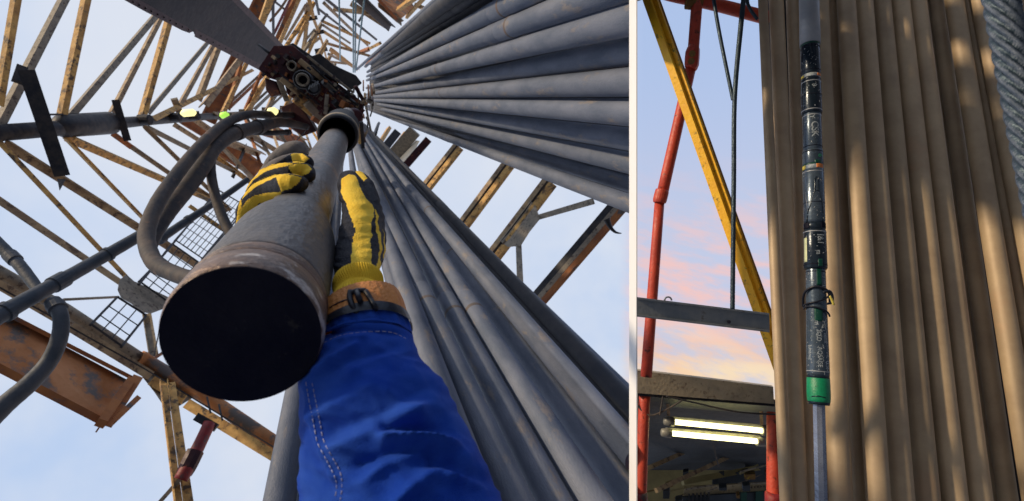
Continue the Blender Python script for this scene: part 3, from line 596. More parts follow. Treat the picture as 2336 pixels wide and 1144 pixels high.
for k in range(150):
    t = rnd.random(); o_ = rnd.uniform(-1, 1)*(34 if k < 70 else 46); x = 620+200*t-o_*.55; y = 135+128*t+o_*.75
    m = rnd.choice(['dark', 'maroon', 'dark', 'girder', 'rust', 'tan', 'grey', 'dark', 'maroon'])
    d = rnd.uniform(6.15, 6.6); sx = rnd.uniform(2, 7)*d/F; sy = rnd.uniform(2, 6)*d/F
    an = math.radians(-38)+rnd.choice((0, PI/2, .3)); xx = W((math.cos(an), math.sin(an), 0)); yy = W((-math.sin(an), math.cos(an), 0))
    g = MB()
    if k % 4 == 0: g.tube([P(x, y, d), P(x, y, d)+UP*.25], sx*.8, 14)
    else: g.box(P(x, y, d), xx*sx, yy*sy*.7, UP*.07)
    link(rnd.choice(['bolt_block', 'valve', 'fitting', 'bracket']), g, m, td)
g = MB()
for k in range(9):
    x = 590+k*26; y = 108+k*15+rnd.uniform(-5, 5); g.tube([P(x, y, 6.5), P(x+rnd.uniform(10, 26), y+rnd.uniform(6, 22), 6.4)], rnd.uniform(.012, .03), 8)
link('hydraulic_line', g, 'dark', td)
for k in range(26):
    x = rnd.uniform(806, 858); y = rnd.uniform(200, 330); d = rnd.uniform(6.6, 8)
    m = rnd.choice(['dark', 'tan', 'grey', 'ochre', 'dark', 'maroon', 'grey', 'rust']); g = MB()
    g.tube([P(x, y, d), P(x+rnd.uniform(-6, 6), y-rnd.uniform(8, 34), d*1.1)], rnd.uniform(1, 3.2)*d/F, 10); link(rnd.choice(['link_rod', 'fitting']), g, m, td)
# hoisting lines
for i, (x0, x1, y1) in enumerate(((773, 776, 140), (806, 806, 165), (812, 810, 165), (836, 812, 160))):
    g = MB(); g.tube([P(x0, -40, 9), P(x1, y1, 22)], [.016, .03], 8)
    tag(link('hoist_line', g, 'cable'), ['leftmost pale teal hoist line under the top edge', 'second pale teal hoist line, close beside the third', 'third pale teal hoist line, close beside the second', 'slanting teal hoist line nearest the upper pipe fan'][i], 'wire line', 'hoist lines at the tower top')
# lit work lamps on the left leg
for i, (x, y, w_, h_, m, lab) in enumerate(((430, 258, 14, 8, 'lampwarm', 'glowing yellow white floodlight on the left tower leg'), (512, 263, 7, 7, 'lampgreen', 'small bright green lamp on the left tower leg'), (622, 255, 8, 9, 'lampwarm', 'pale yellow green lamp beside the machine'))):
    d = 6.6; t = thing('work_lamp', lab, 'lamp', P(x, y, d)); k = d/F
    g = MB(); g.tube([P(x-w_, y+1, d+.02), P(x-w_*.8, y+1, d), P(x+w_*.8, y-1, d), P(x+w_, y-1, d+.02)], [k*h_*.6, k*h_, k*h_, k*h_*.6], 16); link('lens', g, m, t)
    g = MB(); g.beam(P(x-w_-6, y+h_*.4, d+.05), P(x+w_+6, y+h_*.4-2, d+.05), k*h_*1.3, .05); link('lamp_housing', g, 'dark', t)
# ------------------------------------------------------------------ person: gloves, strap, sleeve
pe = thing('person', 'worker in blue sleeve and yellow black gloves gripping the pipe', 'person', P(920, 1300, .36))
def smooth_body(chains, voxel=.0026, iters=4):
    g = MB()
    for ch in chains:
        pts = [c[0] for c in ch]; rs = [c[1] for c in ch]
        q = spline(pts, 6); r_ = [v.x for v in spline([Vector((a, 0, 0)) for a in rs], 6)]
        g.tube(q, r_, 20); g.ball(q[0], r_[0]*.995); g.ball(q[-1], r_[-1]*.995)
    me = bpy.data.meshes.new('t'); g.bm.to_mesh(me); g.bm.free(); o = bpy.data.objects.new('t', me); COL.objects.link(o)
    m = o.modifiers.new('r', 'REMESH'); m.mode = 'VOXEL'; m.voxel_size = voxel; m.use_smooth_shade = True
    m = o.modifiers.new('s', 'SMOOTH'); m.iterations = iters; m.factor = .5
    dg = bpy.context.evaluated_depsgraph_get(); em = o.evaluated_get(dg).to_mesh()
    b = bmesh.new(); b.from_mesh(em); bpy.data.objects.remove(o)
    for f in b.faces: f.smooth = True
    r = MB(); r.bm.free(); r.bm = b; return r
def inpoly(x, y, poly):
    c = False; j = len(poly)-1
    for i in range(len(poly)):
        xi, yi = poly[i]; xj, yj = poly[j]
        if (yi > y) != (yj > y) and x < (xj-xi)*(y-yi)/(yj-yi)+xi: c = not c
        j = i
    return c
def paint(b, polys, defm=1, facing=True):
    for f in b.bm.faces:
        c = f.calc_center_median(); x, y = pix(c); f.material_index = defm
        if facing and f.normal.dot(CAM-c) < -.004: continue
        for pl_, mi in polys:
            if inpoly(x, y, pl_): f.material_index = mi; break
# ---- right hand (near): palm, thumb on top, four fingers closing behind the pipe
def cp_(x, y, d, wpx): return (P(x, y, d), wpx*d/F/2)
RH = [
 [cp_(818, 668, .70, 92), cp_(816, 630, .735, 100), cp_(818, 590, .80, 104), cp_(822, 550, .85, 100), cp_(824, 510, .91, 88)],           # palm
 [cp_(812, 590, .78, 78), cp_(815, 545, .83, 76), cp_(818, 505, .885, 72), cp_(812, 465, .94, 66), cp_(800, 425, 1.0, 58), cp_(797, 415, 1.02, 52)],   # thumb
 [cp_(838, 530, .90, 60), cp_(848, 480, .97, 46), cp_(838, 440, 1.04, 44), cp_(820, 412, 1.10, 40), cp_(790, 415, 1.16, 34)],
 [cp_(846, 560, .88, 52), cp_(856, 515, .95, 42), cp_(848, 470, 1.02, 42), cp_(825, 440, 1.10, 40), cp_(795, 440, 1.17, 34)],
 [cp_(848, 590, .85, 50), cp_(860, 550, .92, 40), cp_(856, 505, .99, 38), cp_(832, 480, 1.08, 38), cp_(800, 475, 1.14, 34)],
 [cp_(846, 610, .83, 46), cp_(858, 580, .89, 34), cp_(856, 545, .96, 34), cp_(834, 520, 1.04, 34), cp_(805, 515, 1.10, 30)],
]
b = smooth_body(RH, .0021, 3)
yel = [(779, 408), (795, 397), (810, 400), (817, 414), (823, 430), (836, 452), (850, 468), (854, 482), (852, 496), (846, 510), (850, 536), (844, 551), (848, 573), (847, 595), (851, 640), (800, 640), (801, 588), (805, 544), (811, 527), (802, 500), (788, 463), (778, 437)]
st1 = [(855, 476), (862, 492), (862, 512), (868, 530), (871, 560), (868, 590), (870, 618), (862, 626), (858, 610), (864, 585), (865, 560), (862, 535), (857, 515), (857, 495)]
st2 = [(874, 520), (878, 560), (876, 595), (872, 625), (874, 590), (875, 560)]
tipy = [(808, 389), (825, 389), (838, 408), (830, 414), (817, 400)]
paint(b, [(yel, 0), (st1, 0), (st2, 0), (tipy, 0)])
for v in b.bm.verts:
    x, y = pix(v.co); v.co += v.normal*(.0016*noise.noise(v.co*38)+.0022*noise.noise(Vector((x*.02, y*.09, 3))) )
rg = link('glove', b, ['gyellow', 'gblack', 'ggrey'], pe, fix=False); rg['label'] = 'right glove with a yellow stripe along the black thumb'
# knitted cuff
def sweep(secs, n=96, ny=.9, prof=None, name='x', m='knit', par=None, sub=6, caps=False, disp=None, smooth=True):
    """secs: (xl, xr, y, depth) screen sections of an arm-like tube"""
    cs = spline([Vector(((a+b_)/2, y, d)) for a, b_, y, d in secs], sub); hw = [v.x for v in spline([Vector(((b_-a)/2, 0, 0)) for a, b_, y, d in secs], sub)]
    pts = [P(*c) for c in cs]; rs = [h*c.z/F for h, c in zip(hw, cs)]
    g = MB(); view = W((0, 0, 1)); prev = None
    for i, p_ in enumerate(pts):
        ax = (pts[min(i+1, len(pts)-1)]-pts[max(i-1, 0)]).normalized(); u_ = (view-ax*view.dot(ax)).normalized(); v_ = ax.cross(u_); rgn = []
        for k in range(n):
            t = 2*PI*k/n; co = p_+u_*(math.cos(t)*rs[i]*ny)+v_*(math.sin(t)*rs[i]); nn = (co-p_).normalized()
            if prof: co += nn*prof(t, i/(len(pts)-1))
            if disp: co += nn*disp(co)
            rgn.append(g.bm.verts.new(co))
        if prev:
            for k in range(n): g.face((prev[k], prev[(k+1) % n], rgn[(k+1) % n], rgn[k]), 0, smooth)
        prev = rgn
        if caps and i == 0: g.face(rgn)
    if caps: g.face(prev)
    return g
g = sweep([(766, 868, 640, .712), (762, 872, 655, .70), (757, 876, 672, .69), (752, 884, 694, .675), (748, 892, 715, .665)], n=280, sub=10, prof=lambda t, v: .0011*math.sin(t*62)*(.6+.4*math.sin(v*9))+.0025*math.sin(v*8+1))
link('cuff', g, 'knit', pe)
# wrist strap
sg = [(740, 923, 746, .639), (738, 927, 756, .635), (737, 929, 764, .632)]
g = sweep(sg, n=96, sub=6, prof=lambda t, v: .0066); link('strap_backing', g, 'blackplastic', pe)
strap = link('wrist_strap', sweep([(746, 903, 692, .659), (743, 915, 718, .649), (740, 923, 750, .637)], n=120, sub=6, prof=lambda t, v: .0052+.0004*math.sin(t*40)), 'leather', pe)
dg0 = None
def bvh(o):
    bm = bmesh.new(); bm.from_mesh(o.data); base = Vector(o['_w'])
    for v in bm.verts: v.co += base
    t = BVHTree.FromBMesh(bm); bm.free(); return t
bt = bvh(strap)
def hit(t, px, py, off=0.0):
    for k in range(12):
        for sy in (1, -1):
            r_ = ray(px, py+sy*k*3); h = t.ray_cast(CAM, r_)
            if h[0]: return P(px, py, dep(h[0])-off)
    return P(px, py, .62)
bk = [(812, 682), (838, 676), (852, 700), (858, 715), (846, 722)]
def ontube(t, pts, r_, m, name, par, off, n=8, cyc=False):
    q = [hit(t, x, y, off) for x, y in pts]
    if cyc: q.append(q[0])
    g = MB(); g.tube(spline(q, 4), r_, n); return link(name, g, m, par)
buc = ontube(bt, [(800, 664), (798, 680), (806, 702), (818, 716)], .0036, 'blackplastic', 'buckle', strap, .002)
ontube(bt, [(814, 666), (822, 688), (834, 716)], .0036, 'blackplastic', 'buckle_bar', strap, .002)
ontube(bt, [(834, 664), (846, 684), (858, 706), (850, 718), (836, 716)], .0032, 'blackplastic', 'buckle_bar', strap, .003)
ontube(bt, [(800, 668), (816, 663), (834, 663)], .003, 'blackplastic', 'buckle_bar', strap, .002)
g = MB(); q = [hit(bt, x, y, .0012) for x, y in ((892, 690), (900, 692), (913, 718), (909, 724), (900, 714))]; g.prism(q, -ray(905, 705)*.002); link('keeper_loop', g, 'leather', strap)
ontube(bt, [(752, 703), (775, 690), (800, 682)], .0011, 'blackplastic', 'strap_stitching', strap, .0002, 6); ontube(bt, [(752, 738), (780, 726), (808, 718)], .0009, 'blackplastic', 'strap_stitching', strap, .0002, 6)
# sleeve
folds = [([(767, 1023), (880, 972), (1000, 913)], 26, .005), ([(880, 1001), (948, 1003), (1045, 1019), (1092, 1063), (1132, 1130)], 17, .011), ([(905, 1150), (950, 1105), (995, 1072)], 18, .006),
 ([(1018, 1086), (1066, 1100), (1130, 1132)], 14, .006), ([(730, 800), (770, 775), (830, 768)], 9, .003), ([(698, 880), (745, 830), (812, 788)], 12, .005), ([(800, 850), (860, 820), (940, 800)], 14, .0028),
 ([(700, 960), (760, 930), (850, 880)], 22, .004), ([(940, 840), (985, 900), (1030, 950)], 13, .004), ([(700, 880), (712, 940), (735, 1010), (765, 1090)], 9, .003), ([(880, 900), (930, 935), (1010, 930)], 18, .003), ([(840, 1095), (880, 1060), (960, 1035)], 16, .004)]
valleys = [([(880, 975), (960, 975), (1050, 985), (1100, 1030)], 18, .010), ([(820, 1060), (900, 1030), (985, 1035)], 16, .004), ([(990, 1060), (1040, 1072), (1100, 1095)], 14, .006), ([(760, 985), (860, 945), (980, 885)], 22, .004), ([(730, 860), (800, 820), (900, 800)], 14, .003), ([(700, 760), (830, 752), (930, 765)], 9, .003)]
def pd(x, y, pl_):
    best = 1e9
    for (ax, ay), (bx, by) in zip(pl_, pl_[1:]):
        dx, dy = bx-ax, by-ay; t = max(0, min(1, ((x-ax)*dx+(y-ay)*dy)/(dx*dx+dy*dy))); best = min(best, math.hypot(x-ax-dx*t, y-ay-dy*t))
    return best
def sdisp(co):
    x, y = pix(co); v = 0
    if y < 1330:
        for f_, w_, a_ in folds: q = pd(x, y, f_)/w_; v += a_*math.exp(-q**1.35)*1.9 if q < 3 else 0
        for f_, w_, a_ in valleys: q = pd(x, y, f_)/w_; v -= a_*math.exp(-q**1.5)*1.9 if q < 3 else 0
    ed = [(930, 740), (985, 885), (1032, 962), (1078, 1052), (1124, 1144), (1180, 1270), (1400, 1600)]; xe = 930
    for (x0, y0), (x1, y1) in zip(ed, ed[1:]):
        if y0 <= y <= y1: xe = x0+(x1-x0)*(y-y0)/(y1-y0)
    v *= max(.12, min(1, (xe+8-x)/75))*max(.2, min(1, (x-684)/40))
    v += .0014*(1-abs(noise.noise(Vector((x*.010+y*.012, y*.030-x*.014, 7.3))))*3)
    v += .0035*noise.noise(Vector((x*.008+y*.006, y*.018-x*.008, 1.3)))+.0012*noise.noise(Vector((x*.03, y*.05, 4)))
    return v
secs = [(742, 924, 760, .633), (736, 932, 768, .631), (730, 938, 778, .628), (722, 946, 795, .623), (704, 964, 838, .612), (690, 984, 885, .600), (686, 1032, 962, .582), (686, 1078, 1052, .562), (688, 1124, 1144, .542), (680, 1180, 1270, .515), (670, 1310, 1430, .48), (650, 1450, 1650, .44)]
g = sweep(secs, n=200, sub=14, disp=sdisp, ny=.88); sl_o = link('sleeve', g, 'sleeve', pe)
g = sweep([(743, 924, 760, .634), (739, 929, 764, .632), (737, 932, 772, .630), (735, 934, 781, .627)], n=120, sub=6, prof=lambda t, v: .0035+.0012*math.sin(t*23)*(1-v)+.0008*math.sin(t*11)); link('sleeve_hem', g, 'sleeve', sl_o)
st = bvh(sl_o)
def stitches(pl_, step=7):
    g = MB(); pts = spline([Vector((x, y, 0)) for x, y in pl_], 12); acc = 0; on = True; seg = [pts[0]]
    for a_, b_ in zip(pts, pts[1:]):
        acc += (b_-a_).length; seg.append(b_)
        if acc > (step if on else step*.5):
            if on and len(seg) > 1: g.tube([hit(st, seg[0].x, seg[0].y, .0003), hit(st, seg[-1].x, seg[-1].y, .0003)], .00045, 5)
            on = not on; acc = 0; seg = [b_]
    return link('seam_stitching', g, 'stitch', sl_o)
stitches([(698, 872), (704, 910), (716, 970), (724, 1010), (742, 1045), (762, 1085), (768, 1110), (762, 1144)])
stitches([(712, 875), (720, 915), (730, 965), (738, 1005), (756, 1040), (776, 1078), (780, 1110), (776, 1144)])
stitches([(740, 782), (775, 766), (830, 758), (890, 758), (930, 775)], 6)
# ---- left hand (far): fingers over the pipe
def surf(px, py, off):
    """point in front of the casing surface on this line of sight, `off` metres out"""
    r_ = ray(px, py); R_ = PR*.73+off; a_ = A0; dd_ = pdir
    o_ = CAM-a_; A_ = r_-dd_*r_.dot(dd_); B_ = o_-dd_*o_.dot(dd_); qa = A_.dot(A_); qb = 2*A_.dot(B_); qc = B_.dot(B_)-R_*R_; di = qb*qb-4*qa*qc
    t = (-qb-math.sqrt(di))/(2*qa) if di > 0 else -qb/(2*qa)
    return CAM+r_*t
def cs(x, y, wpx, k=.75):
    d = dep(surf(x, y, 0)); r_ = wpx*d/F/2; d = dep(surf(x, y, r_*k)); return (P(x, y, d), wpx*d/F/2)
LH = [
 [cp_(562, 520, 1.05, 40), cp_(561, 485, 1.05, 42), cp_(588, 448, 1.04, 50), cp_(625, 430, 1.02, 54), cs(660, 420, 48), cs(685, 420, 36)],
 [cp_(572, 480, 1.12, 44), cp_(590, 428, 1.11, 42), cp_(625, 402, 1.09, 46), cs(668, 392, 46), cs(698, 392, 38), cs(704, 402, 30)],
 [cp_(590, 440, 1.2, 40), cp_(612, 396, 1.18, 34), cp_(645, 376, 1.16, 38), cs(680, 368, 38), cs(700, 372, 32)],
 [cp_(600, 430, 1.28, 46), cp_(625, 380, 1.27, 44), cp_(652, 352, 1.27, 44), cp_(676, 342, 1.27, 42), cp_(686, 346, 1.27, 36)],
 [cp_(566, 540, 1.08, 60), cp_(575, 490, 1.13, 60), cp_(600, 450, 1.18, 60)],
 [cp_(585, 620, 1.0, 84), cp_(575, 580, 1.04, 84), cp_(572, 545, 1.08, 70)],
 [cp_(600, 520, 1.2, 40), cp_(660, 480, 1.36, 36), cp_(730, 450, 1.42, 34)],
]
b = smooth_body(LH, .0024, 1)
LP = [
 ([(663, 352), (675, 350), (690, 351), (706, 362), (693, 373), (668, 372)], 0),
 ([(657, 381), (668, 376), (682, 373), (702, 376), (711, 386), (703, 396), (688, 403), (667, 397)], 0),
 ([(629, 402), (667, 399), (688, 406), (681, 418), (665, 430), (641, 438)], 0),
 ([(668, 372), (646, 372), (621, 375), (591, 389), (570, 412), (556, 436), (562, 434), (578, 412), (600, 395), (621, 386), (646, 381), (665, 377)], 0),
 ([(665, 397), (625, 399), (600, 408), (577, 421), (558, 441), (551, 455), (557, 449), (583, 427), (604, 416), (629, 405)], 0),
 ([(577, 448), (604, 441), (641, 438), (641, 452), (610, 462), (589, 465), (585, 478), (560, 510), (545, 510), (550, 478), (560, 460)], 0),
 ([(549, 452), (545, 469), (536, 520), (547, 520), (550, 480), (552, 469)], 0)]
paint(b, LP)
for f in b.bm.faces:
    x, y = pix(f.calc_center_median())
    if f.material_index == 1 and y < 351+max(0, (664-x))*.62: f.material_index = 2
for v in b.bm.verts: v.co += v.normal*(.0012*noise.noise(v.co*60))
lg = link('glove', b, ['gyellow', 'gblack', 'ggrey'], pe, fix=False); lg['label'] = 'left glove with yellow fingertips closed over the pipe'
# ------------------------------------------------------------------ RIGHT-HAND RIG
left_side = set(o.name for o in bpy.data.objects)
RP = [(1728, 1752, 1780, 1806), (1750, 1791, 1804, 1838), (1790, 1826, 1836, 1868), (1822, 1856, 1864, 1890), (1852, 1887, 1888, 1948), (1886, 1911, 1946, 1979), (1910, 1950, 1977, 2031), (1949, 1989, 2030, 2086),
      (1988, 2029, 2086, 2144), (2028, 2071, 2143, 2207), (2070, 2110, 2206, 2262), (2105, 2127, 2256, 2283), (2122, 2150, 2278, 2322), (2158, 2194, 2335, 2387), (2192, 2221, 2384, 2436), (2217, 2256, 2432, 2490), (2318, 2362, 2560, 2620)]
LBL = ['leftmost narrow greyish tan drill pipe against the sunset sky', 'second tan drill pipe from the left, with an orange lit edge', 'pale tan drill pipe just left of the black tool', 'tan drill pipe hidden behind the black tool', 'tan drill pipe just right of the black tool',
 'narrow olive tan drill pipe, second to the right of the tool', 'broad pale tan drill pipe, third to the right of the tool', 'tan drill pipe, fourth to the right of the tool', 'brownish drill pipe, fifth to the right of the tool', 'grey brown drill pipe, sixth to the right of the tool', 'grey brown drill pipe left of the recessed dark one',
 'recessed dark narrow drill pipe right of the middle', 'dark brown drill pipe left of the black gap', 'first bright orange tan drill pipe right of the black gap', 'second bright orange tan drill pipe right of the black gap', 'third bright orange tan drill pipe, beside the thick rope', 'brown pipe in the top right corner beyond the rope']
def rpt(x0, x1, y, d): return P(x0+(x1-x0)*y/1144, y, d)
def rpipe(q, off, lab, grp, over=1.0, m='tanpipe'):
    wt, wb = q[1]-q[0], q[3]-q[2]; ct, cb = (q[0]+q[1])/2, (q[2]+q[3])/2
    db = 3.7+off; dt = db*1.33
    r_ = (wt*dt*.5+wb*db*.5)/F/2*over
    a = P(cb, 1144, db); b = P(ct, 0, dt); ax = (b-a).normalized(); e = a-ax*1.2; f = b+ax*1.6
    g = MB(); g.tube([e, a, a.lerp(b, .33), a.lerp(b, .66), b, f], r_, 40)
    return tag(link('drill_pipe', g, m), lab, 'drill pipe', grp)
offs = [.0, .06, .12, .10, .0, .14, -.02, .03, .08, .12, .16, .42, .30, .05, .10, .0, .3]
for q, o_, l_ in zip(RP, offs, LBL):
    rpipe(q, o_, l_, 'tan drill pipes standing upright on the right', over=.915)
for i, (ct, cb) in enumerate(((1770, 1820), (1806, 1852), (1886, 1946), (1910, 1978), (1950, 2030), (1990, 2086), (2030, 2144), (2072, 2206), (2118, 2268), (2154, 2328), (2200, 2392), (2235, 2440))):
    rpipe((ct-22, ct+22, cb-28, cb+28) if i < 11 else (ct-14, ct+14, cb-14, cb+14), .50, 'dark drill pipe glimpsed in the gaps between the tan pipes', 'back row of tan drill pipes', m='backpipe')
# thick wire rope at the right edge
def rope(name, pts, lab, m='rope', strands=6, pitch=None, grp=None, m2=None):
    q, rr = pts; n = 48; L_ = [0]
    for a, b in zip(q, q[1:]): L_.append(L_[-1]+(b-a).length)
    pitch = pitch or rr[0]*9
    qq = []; r2 = []
    steps = int(L_[-1]/(pitch/(60 if m2 else 14)))+2; steps = min(steps, 900); j = 0
    for s_ in range(steps+1):
        t = L_[-1]*s_/steps
        while j < len(q)-2 and L_[j+1] < t: j += 1
        k = (t-L_[j])/max(1e-9, (L_[j+1]-L_[j])); qq.append(q[j].lerp(q[j+1], k)); r2.append(rr[j]+(rr[j+1]-rr[j])*k)
    g = MB(); tot = L_[-1]
    g.tube(qq, r2, n, prof=lambda th, i: .62+.38*abs(math.cos((th+2*PI*(tot*i/steps)/pitch)*strands/2)))
    if m2:
        nb = len(g.bm.faces)
        g.bm.faces.ensure_lookup_table()
        for idx, f in enumerate(g.bm.faces[:nb-2]):
            i, k = divmod(idx, n); th = 2*PI*(k+.5)/n
            if abs(math.cos((th+2*PI*(tot*i/steps)/pitch)*strands/2)) < .55: f.material_index = 1  # groove faces take the darker material, painting in shade between strands
    return tag(link(name, g, [m, m2] if m2 else m), lab, 'wire rope', grp)
rope('wire_rope', pxspline([(2268, -80, 1.50, 66), (2312, 150, 1.45, 68), (2370, 430, 1.38, 72), (2450, 800, 1.28, 80), (2520, 1144, 1.16, 84)], 6), 'very thick blue grey wire rope at the right edge', 'ropeblur', 8, .36, m2='rope')
# slim ropes in front of the sky
q = pxspline([(1622, -40, 3.9, 9), (1640, 70, 3.8, 9), (1672, 228, 3.7, 9)], 6)
rope('wire_rope', q, 'thin dark sling leg joining from the left above the yellow beam', grp='thin dark wire ropes', pitch=.11)
q = pxspline([(1701, -40, 3.9, 12), (1690, 60, 3.8, 12), (1676, 225, 3.68, 11), (1674, 420, 3.6, 11), (1671, 706, 3.5, 11)], 8)
rope('wire_rope', q, 'dark twisted wire rope hanging straight down to the grey beam', grp='thin dark wire ropes', pitch=.12)
q = pxspline([(1706, -30, 4.4, 8), (1706, 10, 4.4, 8), (1728, 45, 4.4, 8)], 4); rope('wire_rope', q, 'short dark rope end behind the red rail in the top corner', grp='thin dark wire ropes', pitch=.12)
# red tubular frame
rf = thing('red_frame_post', 'bent red tubular post with a bolted knuckle and a collar', 'post', P(1475, 850, 5.0))
g = MB(); q, rr = pxspline([(1591, -10, 5.4, 25), (1579, 150, 5.3, 25)], 4); g.tube(q, rr, 20); link('upper_tube', g, 'redpaint', rf)
g = MB(); q, rr = pxspline([(1578, 145, 5.29, 24), (1508, 455, 5.15, 26)], 4); g.tube(q, rr, 20); link('middle_tube', g, 'redpaint', rf)
g = MB(); q, rr = pxspline([(1505, 455, 5.14, 22), (1474, 860, 5.0, 26)], 4); g.tube(q, rr, 20); link('lower_tube', g, 'redpaint', rf)
g = MB(); q, rr = pxspline([(1584, 108, 5.27, 26), (1580, 120, 5.27, 32), (1578, 148, 5.27, 32), (1575, 158, 5.27, 26)], 2); g.tube(q, rr, 8, smooth=False); k_ = link('knuckle', g, 'redpaint', rf)
g = MB()
for x, y in ((1579, 123), (1577, 140)): g.tube([P(x, y, 5.18), P(x, y, 5.12)], 8*5.2/F, 6)
link('bolt', g, 'brownedge', k_)
g = MB(); q, rr = pxspline([(1511, 434, 5.12, 28), (1510, 438, 5.12, 31), (1505, 458, 5.12, 31), (1504, 463, 5.12, 27)], 2); g.tube(q, rr, 20, smooth=False); link('collar', g, 'redpaint', rf)
g = MB(); q, rr = pxspline([(1440, -38, 5.5, 26), (1530, -10, 5.5, 26), (1620, 8, 5.5, 28), (1760, 44, 5.5, 30)], 4); g.tube(q, rr, 20)
rr_o = tag(link('red_rail', g, 'redpaint'), 'red tubular rail crossing the top of the sunset sky', 'rail')
g = MB(); g.tube([P(1566, 6, 5.4), P(1600, 10, 5.4)], 15*5.4/F, 10, smooth=False); link('rail_clamp', g, 'brownedge', rr_o)
# yellow beam
yb = thing('yellow_beam', 'bright yellow diagonal steel beam with a flange painted shade-brown', 'beam', P(1770, 860, 4.9))
def seg(x1, y1, x2, y2, wp, d1, d2, m, name, par, th=.5, f=None, shape='box'):
    a, b = P(x1, y1, d1), P(x2, y2, d2); g = MB(); k = wp*(d1+d2)/2/F; g.beam(a, b, k, k*th, face=f, shape=shape); return link(name, g, m, par, bevel=.002)
yf = W((-.9, 0, .75)); seg(1470, -12, 1776, 848, 19, 4.95, 4.4, 'yellow', 'flange', yb, .5, f=yf); seg(1485, -16, 1790, 840, 16, 4.95, 4.4, 'yellow', 'flange', yb, .5, f=yf)
seg(1477, -14, 1782.5, 844, 3, 4.97, 4.42, 'dark', 'web_gap', yb, 1); seg(1495, -14, 1800, 840, 12, 5.04, 4.49, 'brownedge', 'rear_flange', yb, .8)  # rear flange is coloured brown to paint in the beam's shaded side
# galvanised cross beam
gb = thing('galvanised_beam', 'grey galvanised beam crossing in front of the red post', 'beam', P(1600, 740, 3.6))
def cquad(pts, d, t, m, name, par, cut=False, dds=None):
    g = MB(); q = [P(x, y, (dds[i] if dds else d)) for i, (x, y) in enumerate(pts)]; g.prism(q, ray(1600, 700)*t)
    if cut: g.cut(1452.5, keep=1)
    return link(name, g, m, par, bevel=.002)
cquad([(1436, 679), (1755, 718), (1756, 757), (1436, 718)], 3.6, .02, 'galv', 'web', gb, True)
cquad([(1436, 676), (1755, 715), (1755, 720), (1436, 681)], 3.57, .10, 'galv', 'flange', gb, True); cquad([(1436, 716), (1756, 754), (1756, 759), (1436, 721)], 3.57, .10, 'galv', 'flange', gb, True)
g = MB(); g.tube([P(1663, 735, 3.59), P(1663, 735, 3.58)], 4*3.6/F, 12); link('bolt_hole', g, 'hole', gb)
g = MB(); q = [P(1524+8*math.cos(t), 686+8*math.sin(t), 3.62) for t in [PI*k/10+PI for k in range(11)]]; g.tube(q, .006, 10); tag(link('lifting_eye', g, 'galv'), 'small steel lifting eye on top of the grey beam', 'eye bolt')
rm0 = random.Random(21)
# shed with lamps
sh = thing('shed', 'open fronted shed with cream fascia beam and red posts below the sunset', 'shed', P(1610, 1144, 6))
cquad([(1436, 843), (1764, 883), (1766, 922), (1436, 896)], 5.2, .12, 'cream', 'fascia_beam', sh, True)
cquad([(1436, 896), (1768, 922), (1768, 928), (1436, 902)], 5.25, .10, 'dark', 'fascia_lip', sh, True)
def rp(x, y, d): return P(x, y, d)
g = MB(); q = [rp(1436, 898, 5.35), rp(1800, 926, 5.35), rp(1900, 1075, 10), rp(1380, 1075, 10)]; g.prism(q, VR*.05); g.cut(1452.5, keep=1); link('roof', g, 'shedroof', sh)
g = MB(); q = [rp(1380, 1050, 9.9), rp(1900, 1050, 9.9), rp(1900, 1400, 9.9), rp(1380, 1400, 9.9)]; g.prism(q, ray(1600, 1100)*.05); g.cut(1452.5, keep=1); link('rear_wall', g, 'olive', sh)
for i, (x1, y1, d1, x2, y2, d2, w_, m) in enumerate(((1440, 1085, 7, 1600, 1015, 9, 9, 'tan'), (1500, 1118, 7, 1690, 1030, 9.2, 9, 'tan'), (1560, 1100, 8.6, 1780, 1058, 9.4, 12, 'olive'))):
    seg(x1, y1, x2, y2, w_, d1, d2, m, 'rafter', sh, .8)
seg(1612, 960, 1640, 1066, 4, 6.5, 8, 'dark', 'roof_stay', sh)
cquad([(1625, 1092), (1706, 1072), (1706, 1118), (1625, 1118)], 9.0, .1, 'navy', 'wall_panel', sh); cquad([(1640, 1078), (1652, 1076), (1652, 1120), (1640, 1122)], 8.9, .05, 'shedroof', 'wall_panel', sh)
cquad([(1700, 1058), (1775, 1046), (1775, 1098), (1700, 1104)], 9.2, .1, 'shedroof', 'wall_panel', sh)
cquad([(1560, 1112), (1775, 1100), (1775, 1116), (1560, 1134)], 8.6, .06, 'cream', 'shelf', sh); cquad([(1540, 1136), (1775, 1120), (1775, 1160), (1540, 1160)], 8.5, .06, 'navy', 'shelf_front', sh)
for k in range(9): cquad([(1700+k*7, 1112-k*.6), (1702+k*7, 1112-k*.6), (1702+k*7, 1116-k*.6), (1700+k*7, 1116-k*.6)], 8.55, .02, 'dark', 'rivet', sh)
for k in range(6): cquad([(1570+k*9, 1128-k*1), (1574+k*9, 1128-k*1), (1574+k*9, 1150), (1570+k*9, 1150)], 8.45, .03, 'dark', 'shelf_bracket', sh)
cquad([(1690, 1124), (1704, 1123), (1704, 1160), (1690, 1160)], 8.45, .03, 'toolgreen', 'panel_strip', sh); cquad([(1724, 1122), (1740, 1121), (1740, 1160), (1724, 1160)], 8.45, .03, 'toolgreen', 'panel_strip', sh)
